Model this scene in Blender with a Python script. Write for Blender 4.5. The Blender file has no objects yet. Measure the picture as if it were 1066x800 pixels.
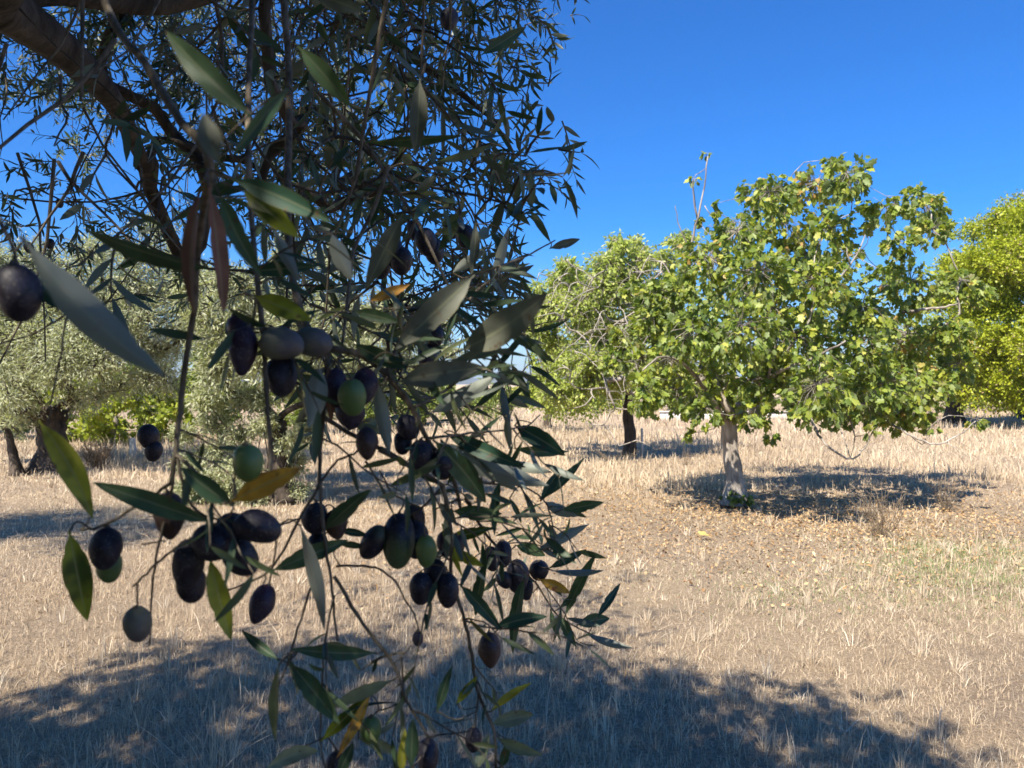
import bpy, math
import numpy as np
from mathutils import Vector

RNG = np.random.default_rng(11)
scn = bpy.context.scene
COL = scn.collection
F = 790.0            # focal length in pixels of a 1066 px wide picture
EYE = 1.6            # height of the lens above the ground
CX, CY = 533.0, 400.0
PI = math.pi
HAZE = True


def P(px, py, d):
    """world point seen at (px,py) at depth d in front of the viewer"""
    return np.array([(px - CX) / F * d, d, EYE - (py - CY) / F * d])


def G(px, py):
    """ground point"""
    d = EYE * F / (py - CY)
    return np.array([(px - CX) / F * d, d, 0.0])


def unit(v):
    v = np.asarray(v, float)
    n = np.linalg.norm(v, axis=-1, keepdims=True)
    return v / np.maximum(n, 1e-9)


# ------------------------------------------------------------------ mesh building
class MB:
    """collects vertices and faces (and a per-vertex random number) and links them as one mesh object"""

    def __init__(self):
        self.v, self.f, self.r, self.u, self.n = [], [], [], [], 0

    def add(self, verts, faces, rnd=0.5, u=0.0):
        verts = np.asarray(verts, float).reshape(-1, 3)
        faces = np.asarray(faces, np.int64)
        self.v.append(verts)
        self.f.append(faces + self.n)
        k = len(verts)
        self.r.append(np.broadcast_to(np.asarray(rnd, float), (k,)))
        self.u.append(np.broadcast_to(np.asarray(u, float), (k,)))
        self.n += k

    def build(self, name, mat, parent=None, smooth=False):
        me = bpy.data.meshes.new(name)
        if self.n:
            V = np.concatenate(self.v)
            me.vertices.add(len(V))
            me.vertices.foreach_set('co', V.astype(np.float32).ravel())
            loops = np.concatenate([f.ravel() for f in self.f])
            tot = np.concatenate([np.full(len(f), f.shape[1]) for f in self.f])
            start = np.concatenate([[0], np.cumsum(tot)[:-1]])
            me.loops.add(len(loops))
            me.loops.foreach_set('vertex_index', loops.astype(np.int32))
            me.polygons.add(len(tot))
            me.polygons.foreach_set('loop_start', start.astype(np.int32))
            if smooth:
                me.polygons.foreach_set('use_smooth', np.ones(len(tot), bool))
            for nm, arr in (('rnd', self.r), ('along', self.u)):
                a = me.attributes.new(nm, 'FLOAT', 'POINT')
                a.data.foreach_set('value', np.concatenate(arr).astype(np.float32))
            me.update(calc_edges=True)
            me.validate()
        me.materials.append(mat)
        o = bpy.data.objects.new(name, me)
        COL.objects.link(o)
        if parent is not None:
            adopt(o, parent)
        return o


def adopt(o, parent):
    """parent keeping world coordinates: parents are only moved, never turned"""
    o.parent = parent
    loc = Vector((0, 0, 0))
    p = parent
    while p is not None:
        loc += Vector(p.location)
        p = p.parent
    o.location = Vector(o.location) - loc


def empty(name, loc):
    o = bpy.data.objects.new(name, None)
    o.empty_display_size = 0.2
    o.location = Vector([float(c) for c in loc])
    COL.objects.link(o)
    return o


def tag(o, label=None, cat=None, group=None, kind=None):
    for k, v in (('label', label), ('category', cat), ('group', group), ('kind', kind)):
        if v:
            o[k] = v
    return o


def tube(mb, pts, rad, seg=6, rnd=0.5, cap=True):
    pts = np.asarray(pts, float)
    n = len(pts)
    rad = np.broadcast_to(np.asarray(rad, float), (n,))
    t = unit(np.gradient(pts, axis=0))
    ref = np.array([0.31, 0.95, 0.1]) if abs(t[0][2]) > 0.7 else np.array([0.05, 0.1, 1.0])
    a = unit(np.cross(t, ref))
    b = np.cross(t, a)
    ang = np.linspace(0, 2 * PI, seg, endpoint=False)
    ring = pts[:, None, :] + rad[:, None, None] * (np.cos(ang)[None, :, None] * a[:, None, :] + np.sin(ang)[None, :, None] * b[:, None, :])
    i = np.arange(n - 1)[:, None] * seg
    j = np.arange(seg)[None, :]
    j2 = (j + 1) % seg
    q = np.stack([i + j, i + j2, i + seg + j2, i + seg + j], -1).reshape(-1, 4)
    mb.add(ring.reshape(-1, 3), q, rnd, np.repeat(np.linspace(0, 1, n), seg))
    if cap:
        base = mb.n - n * seg
        mb.f.append(np.array([list(range(base + (n - 1) * seg, base + n * seg))]))
        mb.f.append(np.array([list(range(base, base + seg))[::-1]]))


def smooth_path(pts, k=4):
    """Catmull-Rom through the points"""
    p = np.asarray(pts, float)
    if len(p) < 3:
        return np.array([p[0] + (p[-1] - p[0]) * t for t in np.linspace(0, 1, k + 1)])
    q = np.vstack([2 * p[0] - p[1], p, 2 * p[-1] - p[-2]])
    out = []
    for i in range(len(p) - 1):
        a, b, c, d = q[i:i + 4]
        for t in np.linspace(0, 1, k, endpoint=False):
            out.append(0.5 * ((2 * b) + (c - a) * t + (2 * a - 5 * b + 4 * c - d) * t * t + (3 * b - a - 3 * c + d) * t ** 3))
    out.append(p[-1])
    return np.array(out)


# ---- leaf templates: x along the leaf, y across, z fold
def lance(ns, half, fold=0.25, cols=3):
    """lanceolate blade; half(t) = half width relative to the full width"""
    ts = np.linspace(0, 1, ns + 2)
    V, Fq, Ft = [], [], []
    V.append((0, 0, 0))
    for t in ts[1:-1]:
        h = half(t)
        if cols == 2:
            V += [(t, -h, 0), (t, h, 0)]
        else:
            V += [(t, -h, fold * h), (t, 0, 0), (t, h, fold * h)]
    V.append((1, 0, 0))
    last = len(V) - 1
    w = cols
    for c in range(w - 1):
        Ft.append((0, 1 + c + 0, 1 + c + 1)[::1])
    for s in range(ns - 1):
        for c in range(w - 1):
            a = 1 + s * w + c
            Fq.append((a, a + w, a + w + 1, a + 1))
    for c in range(w - 1):
        a = 1 + (ns - 1) * w + c
        Ft.append((a, last, a + 1))
    # first triangles wound like the quads
    Ft = [(0, f[1], f[2]) if f[0] == 0 else f for f in Ft]
    Ft = [(f[0], f[1], f[2]) for f in Ft]
    return np.array(V, float), [np.array(Ft)] + ([np.array(Fq)] if Fq else [])


olive_half = lambda t: 0.5 * (math.sin(PI * min(1, t ** 0.85))) ** 0.8
LEAF_OLIVE = lance(3, olive_half, 0.25)
LEAF_FINE = lance(8, olive_half, 0.3)
LEAF_SIMPLE = lance(1, lambda t: 0.5, 0.25, 3)
LEAF_OVAL = lance(2, lambda t: 0.5 * math.sin(PI * t ** 0.8) ** 0.6, 0.2)


def fig_leaf():
    # palmate, five rounded lobes, stalk end at x = 0
    out = [(0.0, 0.0), (-0.06, 0.22), (0.12, 0.46), (0.34, 0.36), (0.52, 0.50), (0.72, 0.40), (0.66, 0.19), (0.86, 0.18), (1.0, 0.0)]
    top = [(x, y, 0.14 * y) for x, y in out]
    bot = [(x, -y, 0.14 * y) for x, y in out[1:-1]][::-1]
    V = [(0.42, 0, -0.02)] + top + bot
    n = len(V) - 1
    Ft = [(0, 1 + (i + 1) % n, 1 + i) for i in range(n)]
    return np.array(V, float), [np.array(Ft)]


LEAF_FIG = fig_leaf()


def put_leaves(mb, tpl, o, d, nrm, L, W, rnd, bend=0.0):
    """N leaves at once"""
    V, faces = tpl
    o, d, nrm = np.asarray(o, float), unit(d), np.asarray(nrm, float)
    N = len(o)
    if N == 0:
        return
    L = np.broadcast_to(np.asarray(L, float), (N,))
    W = np.broadcast_to(np.asarray(W, float), (N,))
    bend = np.broadcast_to(np.asarray(bend, float), (N,))
    side = np.cross(nrm, d)
    bad = np.linalg.norm(side, axis=1) < 1e-3
    side[bad] = np.cross(np.array([0.3, 0.9, 0.2]), d[bad])
    side = unit(side)
    up = np.cross(d, side)
    x, y, z = V[:, 0], V[:, 1], V[:, 2]
    W3 = (o[:, None, :] + (x[None, :] * L[:, None])[..., None] * d[:, None, :]
          + (y[None, :] * W[:, None])[..., None] * side[:, None, :]
          + (z[None, :] * W[:, None] - (x ** 2)[None, :] * (bend * L)[:, None])[..., None] * up[:, None, :])
    k = len(V)
    off = (np.arange(N) * k)[:, None, None]
    base = mb.n
    mb.v.append(W3.reshape(-1, 3))
    for f in faces:
        mb.f.append((f[None] + off).reshape(-1, f.shape[1]) + base)
    mb.r.append(np.repeat(np.broadcast_to(np.asarray(rnd, float), (N,)), k))
    mb.u.append(np.tile(x, N))
    mb.n += N * k


def rdirs(n, rng=RNG):
    return unit(rng.normal(size=(n, 3)))


# ------------------------------------------------------------------ materials
def new_mat(name):
    m = bpy.data.materials.new(name)
    m.use_nodes = True
    nt = m.node_tree
    nt.nodes.clear()
    out = nt.nodes.new('ShaderNodeOutputMaterial')
    return m, nt, out


def N(nt, typ, **kw):
    n = nt.nodes.new(typ)
    for k, v in kw.items():
        if k.startswith('i_'):
            n.inputs[k[2:].replace('_', ' ')].default_value = v
        else:
            setattr(n, k, v)
    return n


def ramp(nt, stops, fac):
    r = nt.nodes.new('ShaderNodeValToRGB')
    e = r.color_ramp.elements
    while len(e) < len(stops):
        e.new(0.5)
    for k, (p, c) in enumerate(stops):
        e[k].position = p
        e[k].color = (*c, 1)
    nt.links.new(fac, r.inputs[0])
    return r.outputs[0]


def mixc(nt, a, b, fac, mode='MIX'):
    m = nt.nodes.new('ShaderNodeMix')
    m.data_type = 'RGBA'
    m.blend_type = mode
    for sock, val in ((m.inputs[0], fac), (m.inputs[6], a), (m.inputs[7], b)):
        if hasattr(val, 'is_linked'):
            nt.links.new(val, sock)
        elif isinstance(val, (int, float)):
            sock.default_value = val
        else:
            sock.default_value = (*val, 1)
    return m.outputs[2]


def noise(nt, scale, detail=3, rough=0.55, coord='Object', vec=None, dist=0.0):
    n = nt.nodes.new('ShaderNodeTexNoise')
    n.inputs['Scale'].default_value = scale
    n.inputs['Detail'].default_value = detail
    n.inputs['Roughness'].default_value = rough
    n.inputs['Distortion'].default_value = dist
    if vec is None:
        tc = nt.nodes.new('ShaderNodeTexCoord')
        vec = tc.outputs[coord]
    nt.links.new(vec, n.inputs['Vector'])
    return n.outputs['Fac']


def attr(nt, name):
    a = nt.nodes.new('ShaderNodeAttribute')
    a.attribute_name = name
    return a.outputs['Fac']


def leaf_mat(name, top, under, trans=0.3, trans_col=None, rough=0.45, spec=0.4, noise_scale=None, patch=None, veined=False):
    """top: list of colour stops over the leaf's own random number; under: colour of the lower face"""
    m, nt, out = new_mat(name)
    rn = attr(nt, 'rnd')
    if veined:
        across = rn
        oi = nt.nodes.new('ShaderNodeObjectInfo')
        rn = oi.outputs['Random']
    c = ramp(nt, top, rn)
    if patch:
        nf = noise(nt, patch[0], 2)
        fac = ramp(nt, [(patch[1], (0, 0, 0)), (patch[1] + 0.12, (1, 1, 1))], nf)
        c = mixc(nt, c, patch[2], fac)
    if noise_scale:
        nf = noise(nt, noise_scale, 3)
        v = ramp(nt, [(0.3, (0.7, 0.7, 0.7)), (0.7, (1.25, 1.25, 1.25))], nf)
        c = mixc(nt, c, v, 1.0, 'MULTIPLY')
    if veined:
        rib = ramp(nt, [(0.44, (0, 0, 0)), (0.49, (.6, .6, .6)), (0.51, (.6, .6, .6)), (0.56, (0, 0, 0))], across)
        c = mixc(nt, c, (0.24, 0.25, 0.15), rib)
        sp = ramp(nt, [(0.66, (0, 0, 0)), (0.72, (.75, .75, .75))], noise(nt, 150, 2))
        c = mixc(nt, c, (0.10, 0.06, 0.03), sp)
        edge = ramp(nt, [(0.0, (.45, .45, .45)), (0.07, (0, 0, 0)), (0.93, (0, 0, 0)), (1.0, (.45, .45, .45))], across)
        c = mixc(nt, c, (0.16, 0.13, 0.05), edge)
    geo = nt.nodes.new('ShaderNodeNewGeometry')
    if under:
        cu = mixc(nt, under, c, 0.25)
        c2 = mixc(nt, c, cu, geo.outputs['Backfacing'])
    else:
        c2 = c
    p = N(nt, 'ShaderNodeBsdfPrincipled', i_Roughness=rough)
    p.inputs['Specular IOR Level'].default_value = spec
    nt.links.new(c2, p.inputs['Base Color'])
    t = nt.nodes.new('ShaderNodeBsdfTranslucent')
    if trans_col:
        t.inputs[0].default_value = (*trans_col, 1)
    else:
        tc = mixc(nt, c, (1.5, 1.6, 0.7), 1.0, 'MULTIPLY')
        nt.links.new(tc, t.inputs[0])
    mx = nt.nodes.new('ShaderNodeMixShader')
    mx.inputs[0].default_value = trans
    nt.links.new(p.outputs[0], mx.inputs[1])
    nt.links.new(t.outputs[0], mx.inputs[2])
    nt.links.new(mx.outputs[0], out.inputs[0])
    return m


def bark_mat(name, dark, light, scale=18, bump=0.6, stretch=0.25):
    m, nt, out = new_mat(name)
    tc = nt.nodes.new('ShaderNodeTexCoord')
    mp = nt.nodes.new('ShaderNodeMapping')
    mp.inputs['Scale'].default_value = (1, 1, stretch)
    nt.links.new(tc.outputs['Object'], mp.inputs[0])
    n1 = noise(nt, scale, 6, 0.65, vec=mp.outputs[0], dist=0.6)
    n2 = noise(nt, scale * 0.25, 3)
    c = ramp(nt, [(0.32, dark), (0.68, light)], n1)
    c = mixc(nt, c, ramp(nt, [(0.35, (0.65, 0.62, 0.58)), (0.7, (1.2, 1.15, 1.1))], n2), 1.0, 'MULTIPLY')
    p = N(nt, 'ShaderNodeBsdfPrincipled', i_Roughness=0.9)
    p.inputs['Specular IOR Level'].default_value = 0.15
    nt.links.new(c, p.inputs['Base Color'])
    b = nt.nodes.new('ShaderNodeBump')
    b.inputs['Strength'].default_value = bump
    b.inputs['Distance'].default_value = 0.02
    nt.links.new(n1, b.inputs['Height'])
    nt.links.new(b.outputs[0], p.inputs['Normal'])
    nt.links.new(p.outputs[0], out.inputs[0])
    return m


def olive_mat(name, top, bottom, split, bloom, rough=0.42):
    """fruit skin: colour runs from the stalk end to the tip, speckled with pale lenticels and a waxy bloom"""
    m, nt, out = new_mat(name)
    al = attr(nt, 'along')
    n0 = noise(nt, 90, 2)
    ad = nt.nodes.new('ShaderNodeMath')
    ad.operation = 'MULTIPLY_ADD'
    nt.links.new(n0, ad.inputs[0])
    ad.inputs[1].default_value = 0.35
    nt.links.new(al, ad.inputs[2])
    c = ramp(nt, [(split + 0.05, top), (split + 0.33, bottom)], ad.outputs[0])
    bl = ramp(nt, [(0.4, (0, 0, 0)), (0.72, (bloom * .8,) * 3)], noise(nt, 160, 4, 0.7))
    c = mixc(nt, c, (0.09, 0.10, 0.17), bl)
    sp = ramp(nt, [(0.64, (0, 0, 0)), (0.70, (0.5, 0.5, 0.5))], noise(nt, 800, 1))
    c = mixc(nt, c, (0.2, 0.19, 0.15), sp)
    p = N(nt, 'ShaderNodeBsdfPrincipled', i_Roughness=rough)
    p.inputs['Specular IOR Level'].default_value = 0.4
    nt.links.new(c, p.inputs['Base Color'])
    rr = ramp(nt, [(0.3, (rough, rough, rough)), (0.7, (rough + 0.25,) * 3)], noise(nt, 120, 3))
    nt.links.new(rr, p.inputs['Roughness'])
    bp = nt.nodes.new('ShaderNodeBump')
    bp.inputs['Strength'].default_value = 0.25
    bp.inputs['Distance'].default_value = 0.001
    nt.links.new(noise(nt, 220, 3), bp.inputs['Height'])
    nt.links.new(bp.outputs[0], p.inputs['Normal'])
    nt.links.new(p.outputs[0], out.inputs[0])
    return m


M = {}
M['olive_leaf'] = leaf_mat('olive_leaf', [(0.0, (0.028, 0.058, 0.034)), (0.6, (0.066, 0.1, 0.052)), (0.93, (0.125, 0.145, 0.065)), (1.0, (0.19, 0.14, 0.04))],
                           (0.17, 0.19, 0.16), 0.22, rough=0.45, spec=0.35)
M['silver_leaf'] = leaf_mat('silver_leaf', [(0.0, (0.2, 0.22, 0.11)), (1.0, (0.47, 0.47, 0.29))], (0.5, 0.5, 0.37), 0.3, rough=0.5)
M['fig_leaf'] = leaf_mat('fig_leaf', [(0.0, (0.07, 0.115, 0.018)), (0.4, (0.18, 0.24, 0.04)), (0.75, (0.33, 0.36, 0.05)), (0.93, (0.42, 0.4, 0.09)), (1.0, (0.4, 0.25, 0.07))],
                         (0.16, 0.2, 0.08), 0.34, rough=0.48, spec=0.38)
M['almond_leaf'] = leaf_mat('almond_leaf', [(0.0, (0.2, 0.24, 0.045)), (0.6, (0.36, 0.42, 0.085)), (1.0, (0.5, 0.48, 0.18))], (0.38, 0.42, 0.19), 0.34)
M['carob_leaf'] = leaf_mat('carob_leaf', [(0.0, (0.16, 0.2, 0.012)), (0.55, (0.31, 0.345, 0.018)), (0.84, (0.43, 0.45, 0.03)), (0.9, (0.3, 0.22, 0.12)), (1.0, (0.26, 0.2, 0.14))], None, 0.28)
M['bush_leaf'] = leaf_mat('bush_leaf', [(0.0, (0.15, 0.2, 0.02)), (0.7, (0.3, 0.34, 0.04)), (1.0, (0.42, 0.4, 0.07))], None, 0.35)
M['far_leaf'] = leaf_mat('far_leaf', [(0.0, (0.1, 0.14, 0.025)), (0.7, (0.2, 0.25, 0.05)), (1.0, (0.32, 0.32, 0.09))], None, 0.3)
M['dry_twig'] = bark_mat('dry_twig', (0.22, 0.2, 0.17), (0.5, 0.46, 0.41), 40)
M['weed'] = bark_mat('weed', (0.16, 0.12, 0.08), (0.36, 0.285, 0.2), 40)
M['olive_bark'] = bark_mat('olive_bark', (0.04, 0.034, 0.028), (0.14, 0.122, 0.10), 22, 0.9)
M['twig_bark'] = bark_mat('twig_bark', (0.085, 0.07, 0.052), (0.26, 0.23, 0.18), 160, 0.4)
M['fig_bark'] = bark_mat('fig_bark', (0.10, 0.085, 0.07), (0.50, 0.46, 0.41), 11, 1.0)
M['dark_bark'] = bark_mat('dark_bark', (0.035, 0.028, 0.022), (0.13, 0.105, 0.085), 14, 0.9)
M['straw'] = leaf_mat('straw', [(0.0, (0.2, 0.14, 0.085)), (0.3, (0.53, 0.415, 0.275)), (0.75, (0.72, 0.585, 0.41)), (1.0, (0.86, 0.77, 0.6))],
                      None, 0.3, trans_col=(0.58, 0.46, 0.32), rough=0.6, spec=0.25)
M['green_blade'] = leaf_mat('green_blade', [(0.0, (0.15, 0.21, 0.075)), (1.0, (0.33, 0.37, 0.17))], None, 0.3)
M['litter'] = leaf_mat('litter', [(0.0, (0.12, 0.065, 0.035)), (0.35, (0.36, 0.21, 0.09)), (0.75, (0.52, 0.36, 0.18)), (1.0, (0.62, 0.47, 0.28))], None, 0.15, trans_col=(0.35, 0.2, 0.08), rough=0.7)
# foreground leaves
M['leaf_green'] = leaf_mat('leaf_green', veined=True, top=[(0, (0.034, 0.08, 0.05)), (1, (0.085, 0.135, 0.055))], under=(0.33, 0.345, 0.305), trans=0.14, rough=0.5, spec=0.28, noise_scale=70)
M['leaf_yellowgreen'] = leaf_mat('leaf_yellowgreen', veined=True, top=[(0, (0.2, 0.23, 0.03)), (1, (0.38, 0.37, 0.055))], under=(0.36, 0.36, 0.14), trans=0.4, rough=0.4, noise_scale=60, patch=(45, 0.52, (0.045, 0.07, 0.015)))  # yellowing leaf, its colour raised to stand in for sun shining through
M['leaf_orange'] = leaf_mat('leaf_orange', veined=True, top=[(0, (0.42, 0.2, 0.03)), (1, (0.55, 0.3, 0.04))], under=(0.5, 0.32, 0.06), trans=0.35, rough=0.5, noise_scale=70, patch=(60, 0.55, (0.16, 0.06, 0.02)))
M['leaf_red'] = leaf_mat('leaf_red', veined=True, top=[(0, (0.13, 0.055, 0.04)), (1, (0.19, 0.09, 0.065))], under=(0.24, 0.15, 0.12), trans=0.15, rough=0.6, noise_scale=80)
M['leaf_pale'] = leaf_mat('leaf_pale', veined=True, top=[(0, (0.15, 0.185, 0.11)), (1, (0.25, 0.27, 0.17))], under=(0.26, 0.28, 0.2), trans=0.2, rough=0.5, noise_scale=70)
M['leaf_tan'] = leaf_mat('leaf_tan', veined=True, top=[(0, (0.09, 0.10, 0.075)), (1, (0.14, 0.145, 0.105))], under=(0.15, 0.155, 0.125), trans=0.2, rough=0.6, noise_scale=70)
M['olive_black'] = olive_mat('olive_black', (0.012, 0.010, 0.018), (0.014, 0.010, 0.016), 0.5, 0.35, 0.42)
M['olive_purple'] = olive_mat('olive_purple', (0.045, 0.016, 0.030), (0.022, 0.012, 0.026), 0.4, 0.4, 0.4)
M['olive_turning'] = olive_mat('olive_turning', (0.016, 0.011, 0.02), (0.07, 0.115, 0.035), 0.5, 0.3, 0.35)
M['olive_greentop'] = olive_mat('olive_greentop', (0.09, 0.115, 0.055), (0.02, 0.013, 0.022), 0.2, 0.3, 0.35)
M['olive_green'] = olive_mat('olive_green', (0.12, 0.19, 0.055), (0.10, 0.17, 0.045), 0.5, 0.15, 0.35)
M['olive_grey'] = olive_mat('olive_grey', (0.15, 0.155, 0.11), (0.10, 0.09, 0.08), 0.5, 0.4, 0.45)
M['olive_brown'] = olive_mat('olive_brown', (0.05, 0.035, 0.035), (0.07, 0.035, 0.02), 0.4, 0.3, 0.45)


def plain_mat(name, c1, c2, scale=6, rough=0.85):
    m, nt, out = new_mat(name)
    p = N(nt, 'ShaderNodeBsdfPrincipled', i_Roughness=rough)
    nt.links.new(ramp(nt, [(0.3, c1), (0.7, c2)], noise(nt, scale, 5)), p.inputs['Base Color'])
    nt.links.new(p.outputs[0], out.inputs[0])
    return m


M['white_wall'] = plain_mat('white_wall', (0.5, 0.45, 0.4), (0.68, 0.63, 0.57), 1.5)
M['post'] = plain_mat('post', (0.5, 0.47, 0.42), (0.68, 0.65, 0.6), 8)
M['hill'] = plain_mat('hill', (0.05, 0.06, 0.035), (0.11, 0.10, 0.06), 0.004)

# ground
m, nt, out = new_mat('dry_field')
tc = nt.nodes.new('ShaderNodeTexCoord')
nf = noise(nt, 55, 6, 0.75)
nm = noise(nt, 0.9, 4, 0.6)
nl = noise(nt, 0.12, 3, 0.5)
c = ramp(nt, [(0.25, (0.2, 0.15, 0.105)), (0.5, (0.5, 0.395, 0.285)), (0.72, (0.72, 0.585, 0.43))], nf)
c = mixc(nt, c, ramp(nt, [(0.3, (0.8, 0.76, 0.74)), (0.7, (1.15, 1.1, 1.0))], nm), 1.0, 'MULTIPLY')
c = mixc(nt, c, (0.42, 0.33, 0.2), ramp(nt, [(0.45, (0, 0, 0)), (0.7, (0.5, 0.5, 0.5))], nl))
p = N(nt, 'ShaderNodeBsdfPrincipled', i_Roughness=0.95)
p.inputs['Specular IOR Level'].default_value = 0.1
nt.links.new(c, p.inputs['Base Color'])
b = nt.nodes.new('ShaderNodeBump')
b.inputs['Strength'].default_value = 1.0
b.inputs['Distance'].default_value = 0.06
nt.links.new(nf, b.inputs['Height'])
nt.links.new(b.outputs[0], p.inputs['Normal'])
nt.links.new(p.outputs[0], out.inputs[0])
M['field'] = m

# ------------------------------------------------------------------ sun, sky, camera
SUN_EL = math.radians(50)
SH = unit(np.array([0.55, 0.835, 0.0]))           # direction in which shadows fall
TO_SUN = np.array([-SH[0] * math.cos(SUN_EL), -SH[1] * math.cos(SUN_EL), math.sin(SUN_EL)])
sun = bpy.data.lights.new('sun', 'SUN')
sun.energy = 5.0
sun.angle = math.radians(0.53)
sun.color = (1.0, 0.925, 0.81)
so = bpy.data.objects.new('sun', sun)
COL.objects.link(so)
so.location = (-4, -12, 20)
so.rotation_euler = Vector(-TO_SUN).to_track_quat('-Z', 'Y').to_euler()

w = bpy.data.worlds.new('World')
scn.world = w
w.use_nodes = True
nt = w.node_tree
bg = nt.nodes['Background']
sky = nt.nodes.new('ShaderNodeTexSky')
sky.sky_type = 'NISHITA'
sky.sun_disc = False
sky.sun_elevation = SUN_EL
sky.sun_rotation = math.atan2(TO_SUN[0], TO_SUN[1])
sky.air_density = 1.0
sky.dust_density = 0.55
sky.ozone_density = 3.0
sky.altitude = 0
hs = nt.nodes.new('ShaderNodeHueSaturation')
hs.inputs['Saturation'].default_value = 1.1
nt.links.new(sky.outputs[0], hs.inputs['Color'])
tcw = nt.nodes.new('ShaderNodeTexCoord')
sx = nt.nodes.new('ShaderNodeSeparateXYZ')
nt.links.new(tcw.outputs['Generated'], sx.inputs[0])
tint = nt.nodes.new('ShaderNodeMix')
tint.data_type = 'RGBA'
mr = nt.nodes.new('ShaderNodeMapRange')
mr.interpolation_type = 'SMOOTHSTEP'
mr.inputs['From Min'].default_value = -0.02
mr.inputs['From Max'].default_value = 0.22
nt.links.new(sx.outputs['Z'], mr.inputs['Value'])
nt.links.new(mr.outputs[0], tint.inputs[0])
tint.inputs[6].default_value = (0.95, 1.15, 1.45, 1)
tint.inputs[7].default_value = (0.25, 0.89, 1.62, 1)
nt.links.new(mixc(nt, hs.outputs[0], tint.outputs[2], 1.0, 'MULTIPLY'), bg.inputs[0])
bg.inputs[1].default_value = 0.056

cam = bpy.data.cameras.new('camera')
co = bpy.data.objects.new('camera', cam)
COL.objects.link(co)
co.location = (0, 0, EYE)
co.rotation_euler = (PI / 2, 0, 0)
cam.sensor_width = 36
cam.lens = 36 * F / 1066
cam.clip_start = 0.02
cam.clip_end = 12000
cam.dof.use_dof = True
cam.dof.focus_distance = 1.5
cam.dof.aperture_fstop = 14
scn.camera = co
vs = scn.view_settings
vs.view_transform = 'Standard'
vs.look = 'None'
vs.gamma = 1
vs.use_curve_mapping = False
vs.exposure = 1.17

# ------------------------------------------------------------------ ground, hills
def ground_z(x, y):
    return 0.035 * np.sin(x * 0.9 + 1.3) * np.sin(y * 0.7) + 0.02 * np.sin(x * 2.3 + y * 1.7)


ys = np.concatenate([np.linspace(-12, 30, 120), np.geomspace(31, 4500, 50)])
xs = np.concatenate([-np.geomspace(4000, 21, 40), np.linspace(-20, 20, 100), np.geomspace(21, 4000, 40)])
X, Y = np.meshgrid(xs, ys)
Z = ground_z(X, Y) * np.clip(1 - np.hypot(X, Y) / 60, 0, 1)
mb = MB()
nx = len(xs)
i = np.arange(len(ys) - 1)[:, None] * nx
j = np.arange(nx - 1)[None, :]
q = np.stack([i + j, i + j + 1, i + nx + j + 1, i + nx + j], -1).reshape(-1, 4)
mb.add(np.stack([X, Y, Z], -1).reshape(-1, 3), q)
g = mb.build('ground', M['field'], smooth=True)
tag(g, 'dry straw coloured field under the trees', 'field', kind='structure')

mb = MB()
hx = np.linspace(-3500, 3500, 140)
prof = 34 + 16 * np.sin(hx / 420 + 0.6) + 9 * np.sin(hx / 170) + 4 * np.sin(hx / 61)
rows = []
for t, yy in ((0.0, 2900), (0.55, 3050), (0.9, 3200), (1.0, 3350), (0.5, 3800), (0, 4300)):
    rows.append(np.stack([hx, np.full_like(hx, yy), prof * t - 1.0 * (t == 0)], -1))
R_ = np.array(rows)
n = len(hx)
i = np.arange(len(rows) - 1)[:, None] * n
j = np.arange(n - 1)[None, :]
mb.add(R_.reshape(-1, 3), np.stack([i + j, i + j + 1, i + n + j + 1, i + n + j], -1).reshape(-1, 4))
tag(mb.build('hills', M['hill'], smooth=True), 'low blue hill on the horizon beyond the field', 'hill', kind='structure')


# the air between here and the hills
HZ = MB()
hv = [(x, y, z) for z in (-2.5, 75) for x, y in ((-4200, -60), (4200, -60), (4200, 4600), (-4200, 4600))]
HZ.add(hv, [(0, 3, 2, 1), (4, 5, 6, 7), (0, 1, 5, 4), (1, 2, 6, 5), (2, 3, 7, 6), (3, 0, 4, 7)])
m, nt, out = new_mat('air')
pv = nt.nodes.new('ShaderNodeVolumePrincipled')
pv.inputs['Color'].default_value = (0.75, 0.87, 1.0, 1)
pv.inputs['Density'].default_value = 0.00022
pv.inputs['Anisotropy'].default_value = 0.2
nt.links.new(pv.outputs[0], out.inputs['Volume'])
if HAZE:
    tag(HZ.build('haze', m), 'thin blue air over the field that pales the far hill', 'haze', kind='stuff')


# ------------------------------------------------------------------ trees
def grow(root_path, targets, rng, step=0.35, wob=0.06):
    """joins every target to the nearest point already grown; returns nodes, parents"""
    nodes = [np.array(p, float) for p in root_path]
    par = [-1] + list(range(len(root_path) - 1))
    first = max(1, len(root_path) // 2)
    order = np.argsort([np.linalg.norm(np.array(t) - nodes[-1]) for t in targets])
    ends = []
    for k in order:
        t = np.array(targets[k], float)
        arr = np.array(nodes[first:])
        dv = t - arr
        dist = np.linalg.norm(dv, axis=1)
        dist = dist + 0.6 * np.maximum(0, arr[:, 2] - t[:, None][2] - 0.0) * 0.3
        a = int(np.argmin(dist)) + first
        L = np.linalg.norm(t - nodes[a])
        m_ = max(2, int(L / step) + 1)
        prev = a
        p0 = nodes[a].copy()
        # leave in the direction of the parent, then bend to the target
        pd = unit(nodes[a] - nodes[par[a]]) if par[a] >= 0 else np.array([0, 0, 1.0])
        mid = p0 + 0.4 * L * unit(0.5 * pd + 0.5 * unit(t - p0) + np.array([0, 0, 0.15]))
        for s in range(1, m_ + 1):
            u = s / m_
            q = (1 - u) ** 2 * p0 + 2 * u * (1 - u) * mid + u * u * t
            if s < m_:
                q = q + rng.normal(size=3) * wob * min(L, 0.6)
            nodes.append(q)
            par.append(prev)
            prev = len(nodes) - 1
        ends.append((k, prev))
    return nodes, par, ends


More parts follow.
